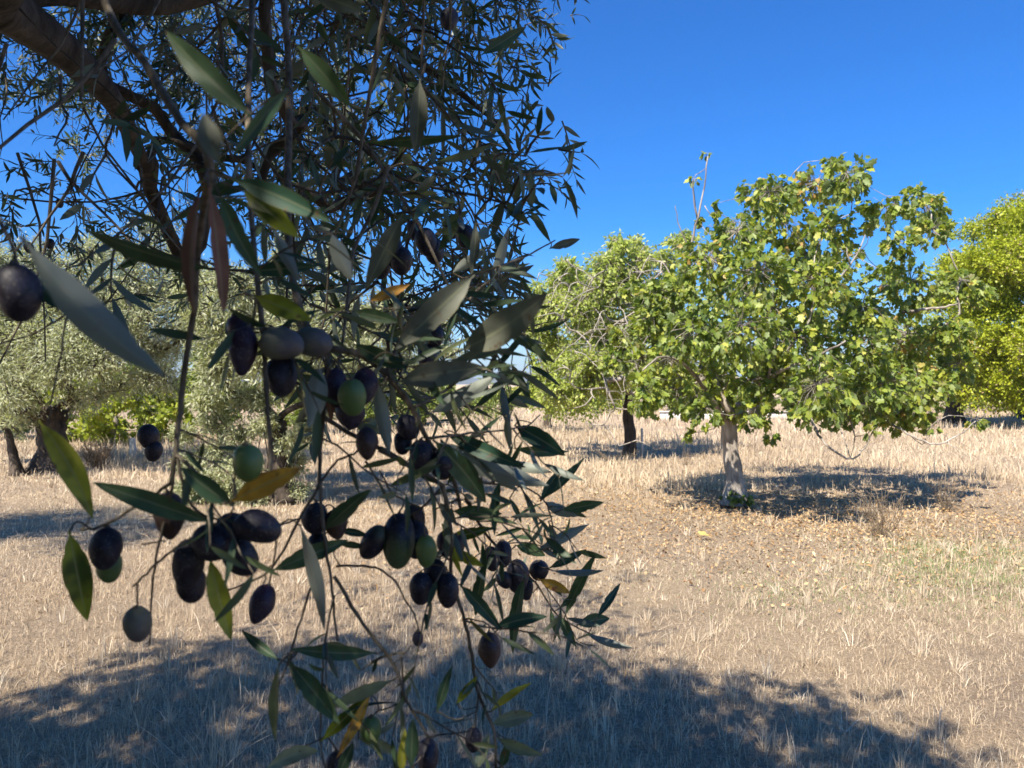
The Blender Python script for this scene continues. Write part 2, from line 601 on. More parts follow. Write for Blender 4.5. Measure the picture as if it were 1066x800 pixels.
def skeleton_mesh(mb, nodes, par, rtip, rtrunk, nroot, power=0.5, seg=7):
    n = len(nodes)
    ch = [[] for _ in range(n)]
    for k in range(1, n):
        ch[par[k]].append(k)
    cnt = np.zeros(n)
    for k in range(n - 1, -1, -1):
        cnt[k] = max(1, sum(cnt[c] for c in ch[k]))
    rad = rtip * cnt ** power
    top = rad[0]
    rad = rtip + (rad - rtip) * max(0.0, (rtrunk - rtip)) / max(1e-9, top - rtip)
    N_ = np.array(nodes)
    starts = [(nroot - 1, None)]
    done = set()
    stack = [(c, nroot - 1) for c in ch[nroot - 1]]
    for k in range(nroot - 1):
        stack += [(c, k) for c in ch[k] if c >= nroot]
    while stack:
        k, p = stack.pop()
        path, rr = [N_[p], N_[k]], [min(rad[p], rad[k] * 1.25), rad[k]]
        cur = k
        while ch[cur]:
            nxt = max(ch[cur], key=lambda c: cnt[c])
            for c in ch[cur]:
                if c != nxt:
                    stack.append((c, cur))
            cur = nxt
            path.append(N_[cur])
            rr.append(rad[cur])
        rr[-1] *= 0.6
        tube(mb, smooth_path(path, 2) if len(path) < 60 else path,
             np.interp(np.linspace(0, 1, (len(path) - 1) * 2 + 1 if len(path) > 2 else 3), np.linspace(0, 1, len(rr)), rr) if len(path) < 60 else rr,
             seg=seg if rr[0] > 0.02 else 5, rnd=0.5)
    return rad


def trunk_mesh(mb, path, r0, r1, rng, seg=14, flare=1.5, k=5, lump=0.12):
    p = smooth_path(path, k)
    n = len(p)
    t = np.linspace(0, 1, n)
    rad = r0 + (r1 - r0) * t
    rad = rad * (1 + (flare - 1) * np.exp(-t * 9))
    b0 = len(mb.v)
    tube(mb, p, rad, seg)
    V = mb.v[b0].reshape(n, seg, 3).copy()
    ang = np.linspace(0, 2 * PI, seg, endpoint=False)
    ph = rng.uniform(0, 6, 4)
    for a in range(n):
        f = 1 + lump * np.sin(3 * ang + ph[0] + 2.2 * t[a]) + lump * 0.7 * np.sin(5 * ang + ph[1] - 3 * t[a]) + lump * 0.5 * np.sin(9 * t[a] * 3 + ph[2] + ang * 2)
        V[a] = p[a] + (V[a] - p[a]) * f[:, None]
    mb.v[b0] = V.reshape(-1, 3)


def clump_leaves(mb, tw, c, r, n, tpl, L, W, rng, start=None, ntw=None, droop=0.35, squash=0.85, bend=0.15, rtw=0.004, up=0.5, u0=0.3, per_tw=12):
    """leaves on short twigs that fan out of a clump's centre"""
    c = np.array(c, float)
    ntw = ntw or max(4, n // per_tw)
    d = rdirs(ntw, rng)
    d[:, 2] *= squash
    ends = c + d * (r * rng.uniform(0.55, 1.08, ntw))[:, None]
    per = max(1, n // ntw)
    idx = np.repeat(np.arange(ntw), per)
    u = rng.uniform(u0, 1.0, len(idx))
    o = c + (ends[idx] - c) * u[:, None]
    o[:, 2] -= droop * r * 0.25 * u ** 2
    o += rng.normal(size=o.shape) * r * (0.09 if u0 < .5 else .06)
    dr = unit(d[idx] + rng.normal(size=o.shape) * 0.75 + np.array([0, 0, -droop]))
    nrm = unit(np.array([0, 0, up]) + 0.6 * rdirs(len(idx), rng) + 0.35 * d[idx])
    ln = L * rng.uniform(0.65, 1.2, len(idx))
    put_leaves(mb, tpl, o, dr, nrm, ln, ln * W * rng.uniform(0.8, 1.15, len(idx)), np.clip(rng.beta(2, 2, len(idx)) + rng.normal() * 0.08, 0, 1), bend * rng.uniform(-0.4, 1.4, len(idx)))
    if tw is not None:
        for e in range(ntw):
            mid = (c + ends[e]) / 2 + rng.normal(size=3) * r * 0.08
            tube(tw, [c, mid, ends[e] - np.array([0, 0, droop * r * 0.25])], [rtw, rtw * 0.7, rtw * 0.35], 4, cap=False)


def make_tree(name, label, cat, trunk, r0, r1, clumps, leaf, lmat, bmat, L, W, seed, rtip=0.006, group=None, droop=0.35, squash=0.85,
              crown_name='crown', step=0.4, wob=0.06, twigs=True, flare=1.5, up=0.5, extra_bare=None, lump=0.12, extra_mb=None, u0=0.3, per_tw=12, tmat=None):
    rng = np.random.default_rng(seed)
    root = empty(name, trunk[0])
    tag(root, label, cat, group)
    tb = MB()
    trunk_mesh(tb, trunk, r0, r1, rng, flare=flare, lump=lump)
    tb.build('trunk', tmat or bmat, root, smooth=True)
    br = MB()
    targets = [c[0] for c in clumps]
    tp = smooth_path(trunk, 4)
    nodes, par, ends = grow(tp, targets + (extra_bare or []), rng, step, wob)
    skeleton_mesh(br, nodes, par, rtip, r1 * 0.85, len(tp), power=.85)
    if extra_mb is not None:
        extra_mb(br)
    cr = MB()
    for (c, r, n) in clumps:
        clump_leaves(cr, br if twigs else None, c, r, n, leaf, L, W, rng, droop=droop, squash=squash, up=up, rtw=rtip * 0.6, u0=u0, per_tw=per_tw)
    br.build('branches', bmat, root, smooth=True)
    cr.build(crown_name, lmat, root)
    return root


def px_clumps(lst, d, depth, rng, n_per, back=0.6, nscale=1.0):
    """clumps given as (x, y, radius) in photo pixels round depth d; each gets its own distance, and a second one further back"""
    out = []
    xs_, ys_ = np.array([c[0] for c in lst]), np.array([c[1] for c in lst])
    cx, cy = xs_.mean(), ys_.mean()
    R = max(np.abs(xs_ - cx).max(), 1)
    for c in lst:
        rel = min(1, abs(c[0] - cx) / R)
        dd = depth * math.sqrt(max(0.08, 1 - rel * rel))
        o = c[3] if len(c) > 3 else rng.uniform(-1, 0.25) * dd
        r = c[2] / F * d
        out.append((P(c[0], c[1], d + o), r, int(n_per * (c[2] / 35) ** 2 * nscale)))
        if rng.random() < back and len(c) <= 3:
            out.append((P(c[0] + rng.uniform(-12, 12), c[1] + rng.uniform(-8, 12), d + rng.uniform(0.3, 1) * dd), r * 1.05, int(n_per * 0.8 * (c[2] / 35) ** 2)))
    return out


rng = np.random.default_rng(5)
# --- fig tree in the middle distance
FD = 10.1
fig = [(850, 190, 32), (800, 200, 28), (880, 180, 24), (868, 168, 14), (815, 228, 36), (768, 240, 28), (860, 238, 30), (922, 215, 24), (958, 208, 26), (970, 238, 22),
       (935, 250, 22), (738, 268, 32), (790, 282, 38), (848, 292, 36), (898, 318, 26), (948, 292, 34), (1000, 292, 24), (1018, 305, 16), (702, 300, 26),
       (690, 340, 30), (668, 372, 24), (705, 405, 26), (680, 305, 24), (668, 405, 22), (648, 345, 18), (735, 425, 18), (785, 425, 20), (722, 340, 36), (770, 340, 40), (830, 350, 40), (890, 355, 38), (945, 348, 40), (988, 340, 28), (695, 372, 28), (742, 392, 34), (795, 395, 32, -1.0),
       (850, 400, 36), (910, 402, 38), (958, 400, 34), (998, 378, 24), (725, 412, 22), (880, 428, 20), (930, 432, 20), (955, 428, 16), (675, 330, 22),
       (713, 452, 9, -0.6), (803, 452, 9, -1.2), (735, 160, 5, -0.5), (722, 186, 6, -0.4), (727, 228, 9), (745, 222, 9), (905, 447, 7, -1.4), (1016, 436, 8, -1.0), (762, 432, 12, -.3), (968, 445, 8, -1)]
fig += [(835, 265, 34, .6), (880, 262, 22, 1.2), (905, 330, 30, .8), (860, 320, 34, .6), (800, 320, 36, .7), (760, 305, 34, .6), (930, 375, 34, .6), (870, 385, 34, .5), (810, 375, 36, .6), (750, 365, 34, .5), (920, 285, 24, .4), (700, 325, 30, .2), (660, 300, 18, .2), (640, 375, 18, 0), (835, 425, 16, .3), (905, 428, 18, .2)]
fc = px_clumps(fig, FD, 2.1, rng, 520)
fc = [(c, r, max(n, 7)) for c, r, n in fc]
b = G(763, 526)
ft = [b, b + (0.02, 0.02, 0.35), b + (-0.03, 0.03, 0.75), b + (-0.05, 0, 1.05), b + (-0.02, 0, 1.25)]
bare = [P(885, 478, 9.3), P(960, 463, 9.2), P(735, 175, 9.6), P(690, 395, 8.9), P(655, 350, 9.2), P(905, 240, 10), P(895, 262, 10.2)]
# its bare limbs: the tall shoot at the left and the drooping hooks under the crown
def fig_limbs(bb):
    rgb = np.random.default_rng(14)
    for pts, r0_, r1_ in [([(700, 330, 9.9), (712, 285, 9.7), (722, 245, 9.6), (731, 205, 9.55), (737, 162, 9.5)], .022, .007), ([(726, 228, 9.6), (722, 205, 9.6), (721, 187, 9.6)], .010, .005),
                          ([(733, 215, 9.6), (742, 225, 9.55), (746, 222, 9.5)], .007, .004), ([(718, 262, 9.6), (706, 232, 9.6), (703, 215, 9.6)], .009, .005),
                          ([(842, 430, 9.3), (852, 452, 9.0), (868, 470, 8.9), (885, 478, 8.9), (897, 470, 8.9), (906, 455, 8.9), (909, 445, 8.9)], .017, .007),
                          ([(868, 425, 9.2), (878, 455, 9.0), (885, 478, 8.9)], .009, .006),
                          ([(925, 440, 9.4), (945, 452, 9.0), (968, 462, 8.9), (985, 460, 8.9), (1003, 450, 8.9), (1015, 438, 8.9)], .014, .006), ([(985, 460, 8.9), (998, 470, 8.9)], .006, .003),
                          ([(940, 325, 9.2), (965, 322, 8.9), (985, 320, 8.8), (998, 316, 8.7)], .02, .009), ([(868, 300, 9.6), (892, 265, 9.5), (905, 235, 9.5)], .015, .005), ([(885, 275, 9.5), (880, 255, 9.5), (884, 235, 9.5)], .009, .004),
                          ([(758, 440, 10.0), (730, 400, 9.3), (712, 380, 8.9), (690, 372, 8.7), (668, 385, 8.6)], .03, .009), ([(790, 400, 9.2), (815, 385, 8.6), (850, 372, 8.4), (880, 355, 8.3)], .028, .009), ([(770, 440, 9.9), (790, 420, 9.3), (800, 390, 8.8), (810, 350, 8.5)], .032, .01)]:
        pp = smooth_path([P(*q_) for q_ in pts], 4)
        pp = pp + rgb.normal(size=pp.shape) * .006
        tube(bb, pp, np.linspace(r0_, r1_, len(pp)), 7)


fig_tree = make_tree('fig_tree', 'broad green fig tree with big lobed leaves and a pale grey trunk', 'tree', ft, 0.115, 0.09, fc, LEAF_FIG, M['fig_leaf'], M['fig_bark'],
          0.084, 0.76, 21, rtip=0.005, droop=1.0, step=0.35, wob=0.09, up=0.15, flare=1.9, extra_bare=bare, extra_mb=fig_limbs, u0=0.68, per_tw=8)
# basal shoots of the fig
sb = MB()
rg = np.random.default_rng(3)
for k in range(26):
    o = b + np.array([rg.normal() * 0.07, -0.12 + rg.normal() * 0.05, 0])
    e = o + np.array([rg.normal() * 0.06, rg.normal() * 0.05, rg.uniform(0.08, 0.2)])
    tube(sb, [o, (o + e) / 2 + rg.normal(size=3) * 0.01, e], [0.004, 0.003, 0.002], 4)
    k_ = 5
    put_leaves(sb, LEAF_FIG, o + (e - o) * rg.uniform(0.4, 1, (k_, 1)), rdirs(k_, rg) + (0, 0, 0.2), rdirs(k_, rg) + (0, 0, 1), rg.uniform(0.05, 0.09, k_), 0.06, rg.uniform(0, 0.35, k_), 0.2)
sb.build('basal_shoots', M['fig_leaf'], fig_tree)

# --- almond tree behind it, half bare
AD = 16.4
al = [(600, 300, 30), (635, 275, 26), (575, 320, 24), (615, 335, 36), (655, 300, 30), (570, 350, 20), (590, 372, 26), (640, 360, 34), (680, 330, 30), (670, 380, 26), (615, 395, 22),
      (648, 258, 14), (700, 300, 26), (560, 300, 12), (705, 360, 25), (640, 405, 14), (690, 270, 20), (715, 250, 16), (590, 275, 16), (562, 330, 16), (600, 410, 18), (630, 385, 26), (655, 340, 26), (570, 390, 18)]
al += [(585, 295, 22), (605, 320, 30), (560, 345, 18), (625, 300, 28), (645, 385, 24), (580, 405, 20), (610, 375, 26), (665, 270, 22), (640, 250, 10)]
ac = px_clumps(al, AD, 1.6, rng, 2300)
b = G(655, 477)
at = [b, b + (0.03, 0, 0.5), b + (-0.02, 0.05, 0.95), b + (0.02, 0.02, 1.35)]
rg = np.random.default_rng(8)
bare = [P(x, y, AD - rg.uniform(1.3, 2.2)) for x, y in [(600, 345), (585, 380), (575, 410), (598, 425), (620, 415), (640, 425), (560, 370), (612, 372), (630, 330), (650, 345), (590, 320), (570, 395), (610, 440), (645, 395), (665, 420), (677, 465), (585, 350), (605, 405), (560, 330), (622, 300), (600, 280)]]
def almond_limbs(ab):
    rgb = np.random.default_rng(19)
    for k in range(46):
        px, py = rgb.uniform(590, 690), rgb.uniform(270, 385)
        d = AD - rgb.uniform(.9, 2.0)
        p = [P(px, py, d)]
        v = unit([rgb.normal() * .9 - .35, rgb.normal() * .4 - .2, rgb.uniform(-.5, .3)])
        ln = rgb.uniform(.6, 1.7)
        for q_ in range(7):
            v = unit(v + rgb.normal(size=3) * .24 + np.array([0, 0, -.3]))
            p.append(p[-1] + v * ln / 7)
        pp = smooth_path(p, 2)
        tube(ab, pp, np.linspace(rgb.uniform(.011, .02), .004, len(pp)), 5)
        for w_ in range(5):
            t0 = pp[rgb.integers(3, len(pp) - 1)]
            v2 = unit([rgb.normal(), rgb.normal() * .5, rgb.uniform(-1, .5)])
            l2 = rgb.uniform(.12, .45)
            tube(ab, smooth_path([t0, t0 + v2 * l2 * .5 + rgb.normal(size=3) * .03, t0 + v2 * l2 + np.array([0, 0, -.06])], 2), np.linspace(.007, .003, 5), 4)



almond = make_tree('almond_tree', 'half bare tree with yellow green leaves and drooping grey twigs, left of the fig tree', 'tree', at, 0.12, 0.095, ac, LEAF_OVAL, M['almond_leaf'], M['dry_twig'],
          0.10, 0.42, 31, rtip=0.012, droop=0.6, step=0.3, wob=0.12, flare=1.4, extra_bare=bare, extra_mb=almond_limbs, tmat=M['dark_bark'])

# --- big round carob at the right
CD = 29.0
rg = np.random.default_rng(17)
cc = []
ccen, cR = (1092, 330), (132, 132)
for k in range(330):
    a = rg.uniform(0, 2 * PI)
    zz = rg.uniform(-0.78, 1)
    rr = math.sqrt(max(0, 1 - zz * zz))
    s = rg.uniform(0.55, 0.95)
    px, py = ccen[0] + math.cos(a) * rr * cR[0] * s, ccen[1] - zz * cR[1] * s
    cc.append((P(px, py, CD + math.sin(a) * rr * 4.6 * s), rg.uniform(0.55, 0.95), 760))
for px, py, r in [(985, 400, 22), (1010, 410, 24), (1040, 415, 22), (1000, 375, 25), (970, 370, 15), (1060, 405, 24), (985, 340, 20)]:
    cc.append((P(px, py, CD - 2), r / F * CD, 560))
b = G(992, 441)
ct = [b, b + (0.05, 0, 0.8), b + (0.3, 0.1, 1.6), b + (0.9, 0.2, 2.4), b + (1.8, 0.2, 3.0)]
make_tree('carob_tree', 'large dome shaped yellow green tree with a dark trunk at the right edge', 'tree', ct, 0.30, 0.24, cc, LEAF_SIMPLE, M['carob_leaf'], M['dark_bark'],
          0.115, 0.6, 41, rtip=0.02, droop=0.25, step=0.8, wob=0.1, twigs=False, flare=1.6)
b = G(1064, 436)
c2 = [(P(1064 + x, y, 36), r / F * 36, 520) for x, y, r in [(10, 400, 26), (40, 390, 30), (-15, 395, 22), (60, 405, 26), (25, 370, 30), (0, 412, 16)]]
make_tree('low_tree', 'small dark trunked tree behind the big dome shaped tree at the right edge', 'tree', [b, b + (0.05, 0, .6), b + (.1, 0, 1.2), b + (.1, 0, 1.5)], .25, .2, c2, LEAF_OVAL, M['carob_leaf'], M['dark_bark'], .13, .5, 43, rtip=.02, twigs=False)

# --- olive trees in the left background (silver leaves)
def olive_bg(label, base, trunk_off, r0, clist, d, seed, depth=1.5, n=1300, back=.7, name='background_olive_tree'):
    rg = np.random.default_rng(seed)
    cl = px_clumps(clist, d, depth, rg, n, back)
    path = [base + np.array(o, float) for o in trunk_off]
    return make_tree('olive_tree', label, 'tree', path, r0, r0 * 0.75, cl, LEAF_SIMPLE, M['silver_leaf'], M['dark_bark'], 0.085, 0.27, seed, rtip=0.006, droop=0.35,
                     step=0.35, wob=0.08, flare=1.8, group='olive trees in the left background', lump=.2)


b1 = G(52, 492)
olive_bg('silver leaved olive tree with a thick dark trunk, beyond the big grey leaf', b1, [(0, 0, 0), (0.05, 0, 0.45), (0.02, 0, 0.85), (0.1, 0, 1.15)], 0.24,
         [(20, 300, 36), (70, 280, 36), (110, 300, 40), (150, 270, 34), (40, 350, 40), (90, 350, 40), (130, 345, 40), (180, 300, 34), (0, 350, 36), (-10, 310, 36), (25, 330, 36), (45, 375, 34), (0, 270, 28), (110, 360, 34), (150, 330, 34), (200, 320, 30), (200, 285, 26), (20, 420, 24), (75, 412, 22), (40, 436, 14), (100, 412, 18), (125, 400, 22), (-5, 425, 24), (150, 395, 22), (15, 400, 30), (30, 270, 30), (95, 262, 26), (60, 320, 40), (120, 330, 40), (10, 330, 40), (70, 370, 40), (140, 300, 38), (185, 270, 26), (100, 380, 30), (30, 380, 34), (170, 390, 24), (160, 360, 34), (-30, 330, 44), (190, 350, 30), (-40, 390, 40), (-20, 280, 36), (60, 395, 22), (120, 255, 22), (165, 240, 20)], 14.5, 51, 1.9, 1700)
b2 = G(18, 496)
olive_bg('young olive tree with a thin leaning trunk at the far left edge', b2, [(0, 0, 0), (-0.08, 0, 0.4), (-0.17, 0, 0.75), (-0.3, 0, 1.0)], 0.07,
         [(8, 415, 20), (-18, 420, 30), (10, 440, 16), (-25, 380, 30), (0, 385, 22), (30, 425, 12), (22, 450, 8)], 13.0, 53, 0.8, 1100)
b3 = G(288, 522)
mid_tree = olive_bg('silver leaved olive tree with leafy suckers round its trunk, behind the hanging olives', b3, [(0, 0, 0), (0.0, 0, 0.4), (0.05, 0, 0.8), (0.02, 0, 1.1)], 0.14,
         [(225, 290, 30), (200, 300, 28), (270, 335, 38), (320, 345, 38), (370, 350, 36), (240, 350, 36), (410, 320, 28), (420, 350, 26), (440, 385, 20), (360, 395, 30), (310, 400, 30), (215, 330, 34), (250, 300, 36), (300, 310, 40), (350, 320, 38), (390, 330, 34), (230, 380, 34), (275, 370, 36), (330, 375, 36), (380, 375, 32), (410, 370, 26), (300, 260, 30), (350, 270, 28), (255, 415, 24), (430, 400, 18), (345, 410, 22), (390, 405, 20), (215, 420, 24), (455, 340, 16), (470, 365, 14)], 10.6, 55, 1.8, 1500)
olive_bg('olive tree just past the left border, shading a patch of grass', np.array([-6.75, 5.6, 0]), [(0, 0, 0), (0.03, 0, 0.5), (-.03, 0, 1.0), (.05, 0, 1.4)], 0.15,
         [(-430, 130, 110), (-330, 110, 110), (-480, 60, 110), (-380, 20, 110), (-300, 40, 90)], 5.8, 57, .8, 160)
# leafy suckers at its foot, a part of the tree
rg = np.random.default_rng(9)
sk, st = MB(), MB()
for (x, y, r) in [(305, 480, 22), (320, 450, 20), (335, 425, 18), (200, 480, 20), (195, 510, 18), (215, 415, 20), (270, 415, 18), (310, 510, 16), (190, 450, 16), (215, 500, 26), (228, 470, 26), (205, 525, 22), (240, 510, 26), (255, 485, 24), (235, 535, 22), (262, 530, 20), (222, 440, 20), (250, 450, 22), (290, 490, 18), (300, 460, 18), (275, 440, 18)]:
    c = P(x, y, 10.3 + rg.uniform(-.4, .3))
    c[2] = max(c[2], 0.12)
    clump_leaves(sk, st, c, r / F * 10.3, 1000, LEAF_SIMPLE, 0.07, 0.26, rg, rtw=0.003)
    tube(st, smooth_path([b3 + (rg.normal() * .06, -.05, 0), (b3 + c) / 2 + rg.normal(size=3) * .08, c], 3), np.linspace(0.012, 0.005, 7), 5)
sk.build('suckers', M['silver_leaf'], mid_tree)
st.build('sucker_stems', M['olive_bark'], mid_tree, smooth=True)

# --- bright green tree further back at the left, far hedge trees
rg = np.random.default_rng(23)
b = G(118, 462)
bc = px_clumps([(80, 410, 24), (105, 425, 26), (135, 415, 26), (160, 430, 22), (90, 445, 20), (120, 450, 22), (150, 445, 18), (185, 420, 24), (70, 435, 16), (175, 450, 14), (110, 395, 22), (150, 395, 20), (205, 440, 18), (60, 400, 20), (75, 455, 14)], 20.5, 1.2, rg, 700)
make_tree('fig_tree', 'low bright yellow green tree behind the dark olive trunk at the left', 'tree', [b, b + (0, 0, .3), b + (.05, 0, .55), b + (.0, 0, .7)], .09, .07, bc, LEAF_FIG, M['bush_leaf'], M['fig_bark'], .13, .8, 61, rtip=.008)
b = G(505, 437)
bc = px_clumps([(495, 418, 17), (515, 410, 18), (530, 420, 14), (480, 425, 15), (510, 428, 14), (525, 402, 10), (500, 402, 10), (465, 425, 14)], 33, 2, rg, 1800)
make_tree('round_tree', 'small rounded green tree far across the field under the gap of sky', 'tree', [b, b + (0, 0, .3), b + (0.05, 0, .6), b + (.0, 0, .8)], .12, .1, bc, LEAF_OVAL, M['far_leaf'], M['dark_bark'], .12, .5, 63, rtip=.015, twigs=False)
b = G(570, 446)
bc = px_clumps([(565, 395, 22), (580, 375, 22), (595, 400, 22), (555, 415, 18), (580, 420, 20), (605, 420, 18), (560, 375, 16), (548, 400, 12), (590, 355, 18), (620, 400, 22), (640, 415, 18)], 26, 2, rg, 1400)
make_tree('round_tree', 'bright green bushy tree behind the half bare twigs', 'tree', [b, b + (0, 0, .25), b + (0.05, 0, .5), b + (.0, 0, .7)], .14, .1, bc, LEAF_OVAL, M['bush_leaf'], M['dark_bark'], .11, .5, 65, rtip=.015, twigs=False)
far = [(440, 30, 2.3, 'green bushy tree left of the small round tree, behind the hanging olives'), (385, 25, 3.0, 'dark green bushy tree behind the silver olive with suckers'),
       (320, 24, 3.4, 'green bushy tree seen between the two tangled olive stems'), (232, 23, 3.6, 'green bushy tree behind the green olive and the orange withered leaf'), (160, 24, 3.2, 'green bushy tree behind the short pale post'),
       (20, 22, 2.8, 'green bushy tree behind the thin leaning trunk'), (-50, 24, 3.5, 'green bushy tree cut by the left border'),
       (745, 56, 3.0, 'far green tree above the white wall, behind the fig trunk'), (850, 58, 2.6, 'far low green tree right of the fig trunk'),
       (925, 54, 2.6, 'far green tree in the gap between the fig and the dome shaped tree'), (690, 60, 3.0, 'far green tree at the end of the white wall beside the half bare tree')]
for k, (px, d, H, lab) in enumerate(far):
    b = np.array([(px - CX) / F * d, d, 0])
    cl = []
    wr = 1.35 if d < 40 else 2.4
    for q_ in range(24):
        v = rdirs(1, rg)[0] * rg.uniform(.4, 1)
        cl.append((b + np.array([v[0] * wr, v[1] * wr, H * 0.5 + v[2] * H * 0.42]), rg.uniform(.4, .62) * (1 if d < 40 else 1.3), 420))
    make_tree('field_edge_tree', lab, 'tree', [b, b + (0, 0, .25), b + (.05, 0, .5), b + (0, 0, .75)], .12, .1, cl, LEAF_OVAL, M['far_leaf'], M['dark_bark'], .12 if d < 40 else .15, .5, 70 + k, rtip=.02, twigs=False, group='trees along the far edge of the field')
hb = MB()
rg = np.random.default_rng(404)
for k in range(520):
    px = rg.uniform(-350, 1450)
    d = rg.uniform(50, 78) if px < 600 else rg.uniform(37, 60)
    H = 2.1 + .9 * math.sin(px * .021) + .6 * math.sin(px * .047 + 1) + rg.uniform(0, .7)
    if 470 < px < 552:
        H = min(H, 1.0)
    H = max(H, .5)
    c = np.array([(px - CX) / F * d, d, rg.uniform(.15, .8) * H])
    clump_leaves(hb, None, c, rg.uniform(.6, 1.0) * min(1, H), 240, LEAF_OVAL, .24, .5, rg)
tag(hb.build('far_woods', M['far_leaf']), 'low green scrub and woods closing the far side of the field', 'woods', kind='stuff')

# --- white wall beyond the field, posts
mb = MB()
def box(mb, a, b_, rnd=.5):
    x0, y0, z0 = a
    x1, y1, z1 = b_
    v = [(x0, y0, z0), (x1, y0, z0), (x1, y1, z0), (x0, y1, z0), (x0, y0, z1), (x1, y0, z1), (x1, y1, z1), (x0, y1, z1)]
    mb.add(v, [(0, 3, 2, 1), (4, 5, 6, 7), (0, 1, 5, 4), (1, 2, 6, 5), (2, 3, 7, 6), (3, 0, 4, 7)], rnd)
wx0, wx1, wd = P(688, 0, 34)[0], P(868, 0, 34)[0], 34.0
wall = empty('boundary_wall', ((wx0 + wx1) / 2, wd, 0))
tag(wall, 'low white boundary wall far across the field behind the fig trunk', 'wall')
mb = MB(); box(mb, (wx0, wd, -.1), (wx1, wd + .22, .33)); mb.build('wall', M['white_wall'], wall)
mb = MB(); box(mb, (wx0 - .04, wd - .05, .333), (wx1 + .04, wd + .27, .38)); mb.build('coping', M['white_wall'], wall)


def post(px, py, top, wpx, label, name='fence_post', cat='post'):
    g_ = G(px, py)
    h = (py - top) / F * g_[1]
    r = wpx / 2 / F * g_[1]
    root = empty(name, g_)
    tag(root, label, cat)
    mb = MB()
    tube(mb, [g_ + (0, 0, -.05), g_ + (.01, 0, h * .5), g_ + (0.0, 0, h - r * .7), g_ + (0, 0, h)], [r, r, r * .97, r * .55], 10)
    mb.build('shaft', M['post'], root, smooth=True)


post(138, 480, 456, 6, 'short pale post in the dry grass at the left, beyond the grey shrub')
post(668, 477, 446, 2.6, 'thin pale stake standing in the grass right of the dark second trunk', 'stake', 'stake')


# --- dead weeds and dry shrubs
def dry_plant(name, label, cat, base, h, spread, n, seed, r=0.0035, lean=(0, 0)):
    rg = np.random.default_rng(seed)
    mb = MB()
    for k in range(n):
        a = rg.uniform(0, 2 * PI)
        s = spread * math.sqrt(rg.random())
        e = base + np.array([math.cos(a) * s + lean[0], math.sin(a) * s + lean[1], h * rg.uniform(.55, 1)])
        o = base + np.array([rg.normal() * .03, rg.normal() * .03, -.02])
        mid = (o + e) / 2 + rg.normal(size=3) * h * .08
        pth = smooth_path([o, mid, e], 3)
        tube(mb, pth, np.linspace(r, r * .4, len(pth)), 4, rnd=rg.random())
        for q_ in range(5):
            t = rg.uniform(.4, .95)
            s0 = pth[int(t * (len(pth) - 1))]
            e2 = s0 + np.array([rg.normal() * .5, rg.normal() * .5, rg.uniform(.1, .8)]) * h * .22
            tube(mb, [s0, (s0 + e2) / 2 + rg.normal(size=3) * .01, e2], [r * .5, r * .4, r * .25], 3, rnd=rg.random())
    o = mb.build(name, M['weed'], smooth=False)
    o.data.transform(__import__('mathutils').Matrix.Translation(Vector(-base)))
    o.location = Vector(base)
    return tag(o, label, cat)


dry_plant('dead_weed', 'tangle of dead grey weed stalks in front of the fig tree shade', 'weed', G(915, 562), .58, .33, 38, 4)
dry_plant('dead_weed', 'sparse dead weed at the right, in the shaded grass beyond the grey tangle', 'weed', G(985, 532), .45, .3, 26, 5)
dry_plant('dry_shrub', 'grey leafless shrub right of the thick dark olive trunk', 'shrub', G(100, 490), .62, .42, 90, 6, .006)
dry_plant('dead_weed', 'dead stalks standing in the dark band of shade under the half bare tree', 'weed', G(640, 484), .35, .5, 24, 7)
dry_plant('dead_weed', 'thin dead weed under the low fig leaves left of the fig trunk', 'weed', G(714, 486), .4, .1, 12, 10)

